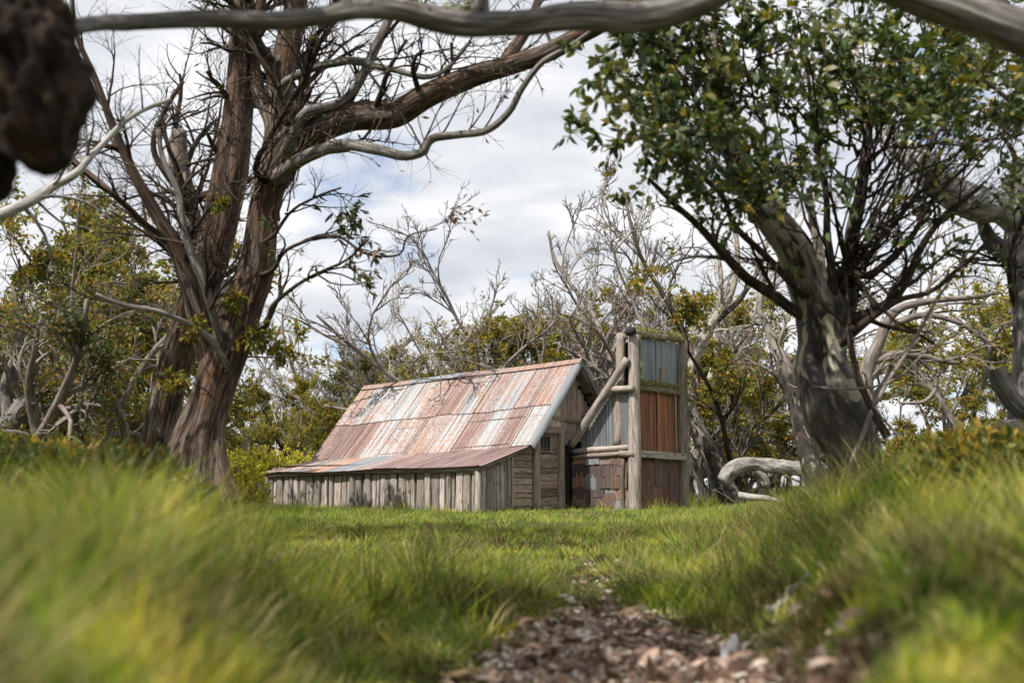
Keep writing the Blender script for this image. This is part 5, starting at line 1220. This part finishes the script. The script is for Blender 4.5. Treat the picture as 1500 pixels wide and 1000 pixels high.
# ---- mid-distance gums with leaves one can make out, left of the big trunk
def mid_gum(px, D, H, seed, label, mat, stems=4, spread=.5, nl=11, size=(.05, .085), crown0=.3, squash=1.0):
    r = proto_leafy(seed, mat, M['bark_pink'], H=H, stems=stems, spread=spread, size=size, nl=nl, crown0=crown0, lens_shape=True, sub=.85)
    b = bgpt(px, D); r.location = Vector(b); r.scale = (squash, squash, 1); tag(r, label, 'tree'); return r
mid_gum(196, 15.5, 4.4, 301, 'young many-stemmed gum with orange flecked leaves against the leaning trunk', M['leaf_gold'], crown0=.22, squash=.62)
mid_gum(130, 14.5, 5.0, 302, 'bushy young gum with long narrow leaves, second from the left edge', M['leaf_olive'], stems=5, crown0=.25, squash=.8)
mid_gum(40, 13.0, 3.6, 303, 'dark stemmed young gum on the bank at the left edge', M['leaf_dark'], crown0=.2)

# ---- yellow-green shrubs left of the hut
def shrub(px, D, w, h, seed, label, mat, n=9000, group=None):
    rng = np.random.default_rng(seed); b = bgpt(px, D); root = empty('heath_shrub', b); tag(root, label, 'shrub', group)
    N = 260; az = rng.uniform(0, 6.283, N); el = np.arccos(rng.uniform(.0, 1, N)); d = np.stack([np.cos(az) * np.sin(el) * w, np.sin(az) * np.sin(el) * w * .8, np.cos(el) * h], -1)
    L_ = np.linalg.norm(d, axis=1) * rng.uniform(.82, 1.06, N); p, r = extend(rng, np.zeros((N, 3)) + [0, 0, -.05], d, L_, np.full(N, .012), 7, .12, .03)
    pos, dd, Ln, r2 = spawn(rng, p, r, 8, t0=.35, ang=(20, 60), ln=(.15, .35), absolute=True, rr=.6, rmin=.004, up=.3); q, rq = extend(rng, pos, dd, Ln, r2, 4, .15, .08)
    tag(link('stems', tubes_mesh('stems', [(p, r, 4), (q, rq, 3)], M['bark_dark']), root), kind='stuff')
    pp, dl = on_twigs(rng, q, n / len(q), .1, -.8, .7); Ls = rng.uniform(.05, .09, len(pp))
    tag(link('foliage', leaves_mesh('foliage', rng, pp, dl, Ls, Ls * .5, mat, False), root), kind='stuff')
shrub(338, 25.5, 1.0, 1.55, 401, 'yellow-green heath shrub nearest the fluted trunk', M['leaf_bush'], 24000, 'yellow-green heath shrubs')
shrub(385, 28.5, 1.25, 1.75, 402, 'rounded yellow-green heath shrub in the middle of its row', M['leaf_bush'], 28000, 'yellow-green heath shrubs')
shrub(440, 33.5, 1.35, 1.9, 403, 'yellow-green heath shrub nearest the hut roof', M['leaf_bush'], 24000, 'yellow-green heath shrubs')
shrub(1350, 15, .8, .75, 404, 'low green shrub right of the smooth trunk foot', M['leaf_olive'], 7000)
shrub(1420, 13, .6, .6, 405, 'low bushy shrub left of the gnarled stump', M['leaf_gold'], 6000)
shrub(40, 12, .7, .5, 406, 'low yellowish shrub at the left edge bank', M['leaf_gold'], 5000)
shrub(175, 12.5, .6, .45, 407, 'low yellow flowering shrub on the left bank', M['leaf_bush'], 5000)

for px, D, w, h, sd_, lab, mt in ((10, 6.2, .42, .42, 411, 'dark low heath bush at the left edge of the near bank', 'leaf_dark'), (95, 7.0, .45, .40, 412, 'brownish heath bush on the left bank crest', 'leaf_olive'),
        (175, 6.4, .40, .34, 413, 'small dark heath bush in front of the leaning trunk', 'leaf_dark'), (250, 7.6, .35, .30, 414, 'small dark heath bush in grass before the fluted trunk', 'leaf_dark'),
        (1380, 7.0, .40, .34, 415, 'small olive heath bush on the right bank', 'leaf_olive'), (1465, 6.0, .45, .36, 416, 'leafy heath bush at the right edge of the bank', 'leaf_olive')):
    shrub(px, D, w, h, sd_, lab, M[mt], 3600, 'small heath bushes on the banks')

# ---- single traced trees and logs
def traced(name, label, cat, D, basepx, limbs, mat, levels=None, seed=0, group=None, src=None, leaf=None):
    root = empty(name, gpt(basepx, D)); tag(root, label, cat, group); rng = np.random.default_rng(seed)
    S = [limb(root, 'trunk' if i == 0 and cat == 'tree' else ('log' if i == 0 else 'limb'), px_poly(p), mm or mat, sd + (10 if cat == 'log' else 0), 26 if cat == 'log' else 14, .20 if cat == 'log' else .08, wob=.05 if cat == 'log' else .03 * (i > 0), seed=seed + i, along=4 if cat == 'log' else .8) for i, (p, mm, sd) in enumerate(limbs)]
    if levels:
        tw, _ = build_branches(root, rng, S if src is None else [S[i] for i in src], levels, mat)
        if leaf: foliage(root, rng, tw, leaf[0], leaf[1], leaf[2], wr=.45, keep=leaf[3] if len(leaf) > 3 else None)
    return root
TW = [dict(n=8, t0=.15, ang=(25, 65), ln=(.5, 1.4), absolute=True, rr=.45, wig=.2, k=7, sides=5, fade=.3, rmin=.008, up=.2),
      dict(n=6, t0=.2, ang=(20, 55), ln=(.25, .7), absolute=True, rr=.6, wig=.22, k=5, sides=4, fade=.3, rmin=.005),
      dict(n=3, t0=.2, ang=(20, 55), ln=(.12, .35), absolute=True, rr=.6, wig=.22, k=4, sides=3, rmin=.0035)]
D = 28.0
traced('snow_gum', 'smooth dark trunk leaning left beside the chimney right post', 'tree', D, 1065, [
  ([(1080, 750, 36, D), (1062, 712, 30, D), (1045, 672, 27, D), (1022, 630, 24, D), (1008, 585, 20, D), (1012, 540, 16, D), (1040, 480, 13, D), (1072, 425, 11, D), (1080, 360, 8, D), (1062, 290, 6, D)], None, 16),
  ([(1012, 560, 12, D), (1022, 510, 11, D), (1050, 465, 9, D), (1056, 400, 7, D), (1044, 340, 5, D)], None, 10),
  ([(1050, 470, 10, D), (1090, 430, 8, D), (1120, 370, 6, D), (1130, 300, 5, D)], None, 10)], M['bark_smooth'], TW, 71)
D = 16.5
traced('snow_gum', 'slim olive streaked trunk with knobbly top between log and smooth trunk', 'tree', D, 1190, [
  ([(1205, 740, 34, D), (1190, 690, 30, D), (1175, 630, 25, D), (1162, 580, 22, D), (1152, 545, 24, D), (1140, 515, 18, D), (1125, 480, 12, D), (1112, 450, 10, D), (1122, 400, 7, D)], None, 16),
  ([(1150, 560, 18, D), (1168, 535, 15, D), (1182, 505, 13, D), (1200, 480, 10, D), (1230, 440, 8, D)], None, 10),
  ([(1190, 700, 16, D + .1), (1185, 640, 15, D + .2), (1186, 600, 13, D + .2), (1198, 560, 10, D + .2)], None, 10)], M['bark_smooth'], TW, 72, leaf=(1.5, (.06, .10), M['leaf_dark']))
D = 13.5
traced('snow_gum', 'pale brown curling limbs reaching right from behind the smooth trunk', 'tree', D, 1262, [
  ([(1262, 745, 34, D), (1266, 680, 30, D), (1268, 600, 26, D), (1270, 540, 20, D), (1286, 505, 17, D), (1300, 470, 15, D), (1322, 450, 12, D), (1370, 440, 10, D), (1420, 436, 8, D), (1465, 428, 6, D)], None, 14),
  ([(1272, 530, 14, D), (1310, 520, 12, D), (1352, 522, 10, D), (1382, 530, 8, D), (1404, 532, 6, D)], None, 10),
  ([(1340, 522, 9, D), (1366, 545, 7, D), (1370, 570, 7, D), (1352, 588, 6, D), (1318, 590, 4, D)], None, 8),
  ([(1300, 478, 12, D), (1350, 462, 10, D), (1400, 470, 8, D), (1440, 495, 6, D), (1470, 520, 4, D)], None, 10)], M['bark_pink'], TW, 73, src=[0, 1, 3], leaf=(2.2, (.06, .09), M['leaf_gold'], lambda p: (p[:, 0] / p[:, 1] > .40) & (p[:, 2] > 2.2)))
D = 19.5
traced('fallen_log', 'pale weathered fallen log arching over the grass right of the chimney', 'log', D, 1120, [
  ([(1058, 705, 20, D), (1072, 688, 24, D), (1098, 680, 22, D), (1130, 684, 20, D), (1158, 686, 20, D), (1176, 690, 22, D), (1184, 708, 18, D), (1186, 745, 16, D)], M['bark_log'], 18),
  ([(1106, 688, 14, D), (1118, 700, 12, D), (1124, 712, 8, D)], M['bark_log'], 10)], M['bark_white'], None, 74)
traced('fallen_branch', 'bleached short branch lying in grass below the white log', 'branch', D, 1110, [
  ([(1082, 724, 9, D - .6), (1100, 728, 10, D - .6), (1125, 730, 8, D - .6), (1150, 738, 5, D - .6)], M['bark_white'], 10)], M['bark_white'], None, 75)
D = 25.5
traced('fallen_branch', 'silver grey fallen limb curving down to the hut far corner', 'branch', D, 360, [
  ([(318, 684, 8, D), (335, 686, 9, D), (352, 693, 11, D), (368, 706, 11, D), (380, 714, 10, D), (396, 720, 8, D)], M['bark_grey'], 12),
  ([(328, 684, 5, D), (340, 679, 5, D), (346, 676, 3, D)], M['bark_grey'], 8),
  ([(334, 714, 4, D), (352, 708, 5, D), (362, 706, 4, D)], M['bark_grey'], 8)], M['bark_grey'], None, 76)
D = 12.0
traced('snow_gum', 'gnarled dark trunk leaning right on the bank at the left edge', 'tree', D + 2, 8, [
  ([(-10, 700, 50, D + 2), (6, 640, 40, D + 2), (30, 600, 30, D + 2), (56, 570, 24, D + 2), (74, 520, 14, D + 2), (90, 450, 9, D + 2)], None, 14),
  ([(14, 620, 22, D + 2), (10, 560, 14, D + 2), (30, 490, 9, D + 2), (20, 420, 6, D + 2)], None, 10)], M['bark_grey'], TW, 77, leaf=(3, (.06, .1), M['leaf_olive']))

# ------------------------------------------------------------------ grass, litter and sticks
def scatter(rng, n, y0, y1, amax=.56, tuft=.05, per=14, dens=None):
    nt_ = max(1, n // per); u = rng.random(nt_); yc = np.sqrt(y0 ** 2 + u * (y1 ** 2 - y0 ** 2)); xc = rng.uniform(-amax, amax, nt_) * yc + rng.normal(size=nt_) * .02
    if y0 < 2: xc = xc + rng.uniform(-.35, .35, nt_)
    ok = rng.random(nt_) > np.clip(dirt_mask(xc, yc) * 1.03, 0, 1)
    if dens is not None: ok &= rng.random(nt_) < dens(xc, yc)
    xc, yc = xc[ok], yc[ok]; idx = np.repeat(np.arange(len(xc)), per)
    o = rng.normal(size=(len(idx), 2)) * (tuft * (1 + .0 * yc[idx]))[:, None]
    return xc[idx] + o[:, 0], yc[idx] + o[:, 1], idx, o
def not_in_hut(x, y):
    c, s_ = math.cos(TH), math.sin(TH); dx, dy = x + .7038, y - 22.8; lx, ly = dx * c - dy * s_, dx * s_ + dy * c
    return ~(((lx > -L - .02) & (lx < -.02) & (ly > .03) & (ly < 5.6)) | ((lx > -.1) & (lx < 1.62) & (ly > 3.5) & (ly < 5.85)))
def grass(name, rng, n, y0, y1, ln, wd, segs, mat, tuft=.05, per=14, label=None, lean=.5, dens=None, lmod=None, amax=.72):
    x, y, idx, o = scatter(rng, n, y0, y1, amax, tuft, per, dens); m = not_in_hut(x, y); x, y, idx, o = x[m], y[m], idx[m], o[m]
    N = len(x); z = ground_z(x, y) - .01
    tl = (.45 + 1.15 * rng.random(idx.max() + 1) ** 1.6)[idx]; Ls = rng.uniform(ln[0], ln[1], N) * tl
    if lmod is not None: Ls = Ls * lmod(x, y)
    d = nrm(np.stack([o[:, 0] / tuft * .38 + rng.normal(size=N) * .2 * lean * 2, o[:, 1] / tuft * .38 + rng.normal(size=N) * .2 * lean * 2, np.ones(N)], -1))
    bend = np.stack([d[:, 0], d[:, 1], 0 * d[:, 0]], -1) * rng.uniform(.5, 1.8, N)[:, None] + rng.normal(size=(N, 3)) * [.12, .12, 0]
    yaw = rng.uniform(0, np.pi, N); side = np.stack([np.cos(yaw), np.sin(yaw), 0 * yaw], -1); W_ = rng.uniform(wd[0], wd[1], N)
    P0 = np.stack([x, y, z], -1); rows = []; tips = []
    for k in range(segs):
        t = k / segs; c = P0 + d * (Ls * t)[:, None] + bend * (Ls * t * t * .6)[:, None]; w = (W_ * (1 - t * .55) * .5)[:, None]
        rows += [c - side * w, c + side * w]; tips += [t, t]
    rows.append(P0 + d * Ls[:, None] * .97 + bend * (Ls * .6)[:, None] - np.array([0, 0, .12]) * Ls[:, None] * np.linalg.norm(bend, axis=1)[:, None]); tips.append(1.0)
    V = np.stack(rows, 1).reshape(-1, 3); nv = 2 * segs + 1
    T = []
    for k in range(segs - 1): T += [[2 * k, 2 * k + 1, 2 * k + 3], [2 * k, 2 * k + 3, 2 * k + 2]]
    T.append([2 * segs - 2, 2 * segs - 1, 2 * segs]); T = np.array(T)
    F_ = ((np.arange(N) * nv)[:, None, None] + T[None]).reshape(-1, 3)
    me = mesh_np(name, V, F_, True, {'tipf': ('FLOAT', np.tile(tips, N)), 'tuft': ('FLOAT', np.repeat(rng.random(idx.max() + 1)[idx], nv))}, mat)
    return tag(link(name, me), label, 'grass', None, 'stuff')
rg = np.random.default_rng(77)
def lm_near(x, y):
    d = np.abs(x - path_c(y)) / np.maximum(path_w(y), .12); return np.interp(d, [.8, 1.6, 3], [.32, .7, 1.0]) * np.clip(1.0 + 1.1 * fbm(np.stack([x * 1.9, y * 1.9, 0 * x], -1), 2), .35, 1.9)
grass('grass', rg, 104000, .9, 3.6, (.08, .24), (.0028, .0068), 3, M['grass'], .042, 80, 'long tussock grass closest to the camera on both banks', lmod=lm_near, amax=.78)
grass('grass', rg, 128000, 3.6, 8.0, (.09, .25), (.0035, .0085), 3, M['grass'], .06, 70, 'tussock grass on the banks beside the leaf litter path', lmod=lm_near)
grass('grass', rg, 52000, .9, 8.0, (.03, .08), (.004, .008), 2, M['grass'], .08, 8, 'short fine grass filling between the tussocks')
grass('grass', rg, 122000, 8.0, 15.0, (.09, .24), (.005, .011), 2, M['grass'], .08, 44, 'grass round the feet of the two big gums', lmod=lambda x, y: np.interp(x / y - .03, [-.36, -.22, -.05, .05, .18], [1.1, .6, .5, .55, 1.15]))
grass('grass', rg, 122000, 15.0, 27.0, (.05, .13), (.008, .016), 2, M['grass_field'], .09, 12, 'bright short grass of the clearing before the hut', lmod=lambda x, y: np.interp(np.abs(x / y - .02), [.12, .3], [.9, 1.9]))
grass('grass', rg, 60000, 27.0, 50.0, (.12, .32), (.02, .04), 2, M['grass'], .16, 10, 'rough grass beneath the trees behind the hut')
def by_wall(x, y):
    c, s_ = math.cos(TH), math.sin(TH); dx, dy = x + .7038, y - 22.8; lx, ly = dx * c - dy * s_, dx * s_ + dy * c
    return (((ly > -.28) & (ly < .02) & (lx > -L - .1) & (lx < .1)) | ((lx > -.02) & (lx < .22) & (ly > -.1) & (ly < 3.4)) | ((lx > 1.75) & (lx < 2.1) & (ly > 3.3) & (ly < 6.1)) | ((ly > 3.1) & (ly < 3.42) & (lx > 0) & (lx < 1.9))) * (.35 + .65 * (fbm(np.stack([x * 2.2, y * 2.2, 0 * x], -1), 2) > -.05))
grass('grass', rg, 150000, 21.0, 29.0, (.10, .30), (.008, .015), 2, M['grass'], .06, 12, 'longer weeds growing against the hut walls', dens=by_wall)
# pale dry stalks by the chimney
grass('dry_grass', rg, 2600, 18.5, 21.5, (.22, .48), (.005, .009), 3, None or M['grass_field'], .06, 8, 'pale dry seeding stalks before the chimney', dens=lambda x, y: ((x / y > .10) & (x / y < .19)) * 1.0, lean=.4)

def litter(rng):
    n = 26000; y = np.sqrt(2.2 ** 2 + rng.random(n) * (9.5 ** 2 - 2.2 ** 2)); x = path_c(y) + rng.normal(size=n) * (path_w(y) + .12) * .62
    y = np.where(rng.random(n) < .5, 2.2 + (y - 2.2) * .45, y); x = path_c(y) + rng.normal(size=n) * (path_w(y) + .08) * .60
    m = rng.random(n) < dirt_mask(x, y) + .05; x, y = x[m], y[m]; N = len(x)
    p = np.stack([x, y, ground_z(x, y) + rng.uniform(.002, .03, N)], -1); d = rng.normal(size=(N, 3)); d[:, 2] *= .22; Ls = rng.uniform(.014, .038, N) * (1 + 2.6 * rng.random(N) ** 5)
    tag(link('leaf_litter', leaves_mesh('leaf_litter', rng, p, d, Ls, Ls * rng.uniform(.25, .7, N), M['litter'], True, flat=.8)), 'brown fallen leaves and bark chips covering the path', 'leaf litter', None, 'stuff')
litter(rg)
def litter_twigs(rng):
    n = 420; y = rng.uniform(2.6, 8.2, n); x = path_c(y) + rng.normal(size=n) * (path_w(y) + .15) * .7; z = ground_z(x, y) + .02
    a = rng.uniform(0, 6.283, n); d = np.stack([np.cos(a), np.sin(a), rng.normal(size=n) * .12], -1)
    p, r = extend(rng, np.stack([x, y, z], -1), d, rng.uniform(.06, .22, n), rng.uniform(.0015, .005, n), 5, .12, 0, tip=.5)
    tag(link('twig_litter', tubes_mesh('twig_litter', [(p, r, 4)], M['bark_dark'])), 'thin dry twigs strewn through the leaf litter', 'twig litter', None, 'stuff')
litter_twigs(rg)
def chip(px, py, D, ln, wd, th, rz, mat, label, name='bark_chip', col=(1, 1, 1), tiltx=.15, cat='bark chip', lift=.015):
    p = at(px, py, D); z = float(ground_z(p[0], p[1])); rng = random.Random(px); n = 9; V = []
    for k in range(n):
        t = -1 + 2 * k / (n - 1); w = wd * (1 - t * t) ** .45 * rng.uniform(.7, 1.1) + .003
        for a in range(6):
            an = a / 6 * 2 * math.pi; V.append((t * ln / 2, math.cos(an) * w / 2, math.sin(an) * th / 2 * rng.uniform(.7, 1.2) + .25 * th * math.sin(t * 2.5)))
    F_ = [(k * 6 + a, k * 6 + (a + 1) % 6, (k + 1) * 6 + (a + 1) % 6, (k + 1) * 6 + a) for k in range(n - 1) for a in range(6)]
    me = mesh_np(name, np.array(V), np.array(F_), True, {'bark': ('FLOAT_VECTOR', np.array(V) * 4)}, mat)
    o = link(name, me, None, (p[0], p[1], z + lift)); o.rotation_euler = (rng.uniform(-.2, .2), tiltx, rz); o.color = col + (1,); tag(o, label, cat)
chip(785, 965, 3.65, .26, .05, .035, -.55, M['bark_dark'], 'dark curved bark slab lying in the middle of the litter')
chip(850, 985, 3.5, .16, .04, .03, -.25, M['bark_dark'], 'small dark stick beside the dark bark slab')
chip(1068, 940, 3.9, .07, .045, .10, .3, M['chip_white'], 'bright white upright chip on the litter path', cat='wood chip', name='wood_chip', lift=.04)
chip(1095, 952, 3.8, .05, .04, .03, .9, M['chip_white'], 'small white chip right of the bright upright chip', cat='wood chip', name='wood_chip')
chip(668, 952, 3.8, .12, .08, .03, .5, M['chip_pink'], 'pale yellowish leaf scrap at the left border of the litter', col=(1.3, 1.25, .8))
chip(725, 982, 3.5, .11, .07, .03, 1.0, M['chip_white'], 'grey white chip at the lower left of the litter', name='wood_chip', cat='wood chip')
chip(640, 975, 3.6, .11, .05, .03, .2, M['chip_pink'], 'pinkish chip at the far lower left of the litter')
chip(850, 962, 3.7, .15, .05, .03, .15, M['chip_pink'], 'orange brown bark chip right of the dark slab', col=(1.15, .85, .6))
chip(985, 975, 3.55, .17, .08, .03, -.2, M['chip_pink'], 'broad flat tan chip in the right part of the litter', col=(1.1, 1.05, .8))
chip(905, 925, 4.2, .16, .06, .03, .4, M['chip_pink'], 'tan bark chip in the middle distance of the path')
chip(790, 915, 4.4, .18, .05, .04, .9, M['bark_dark'], 'dark knotty bark piece further up the path')
def stick(pts, label, mat, name='stick', sides=8):
    P = []
    for px, py, w, D in pts:
        q = at(px, py, D); q[2] = float(ground_z(q[0], q[1])) + w / F * D * .5 + .01; P.append(list(q) + [w / 2 / F * D])
    P = np.array(P); root = empty(name, P[0, :3]); Q = catmull(P, 22); Q[:, :3] += np.random.default_rng(int(pts[0][0])).normal(size=(22, 3)) * .008
    V, f, B = sweep(Q[None, :, :3] - P[0, :3], Q[None, :, 3], sides, None, cap=True); bpy.data.objects.remove(root)
    tag(link(name, mesh_np(name, V, f, True, {'bark': ('FLOAT_VECTOR', B)}, mat), None, P[0, :3]), label, 'stick')
stick([(770, 838, 6, 7.2), (830, 833, 6, 7.4), (900, 832, 5, 7.5), (960, 826, 3, 7.7)], 'thin dark stick lying across the path', M['bark_dark'])
stick([(1130, 912, 12, 4.4), (1190, 898, 10, 4.6), (1250, 880, 8, 4.9)], 'pale bent stick where litter meets the right bank', M['bark_white'])
stick([(700, 905, 9, 4.8), (760, 885, 9, 5.2), (800, 868, 7, 5.6)], 'knotty brown stick slanting up the left of the path', M['bark_dark'])
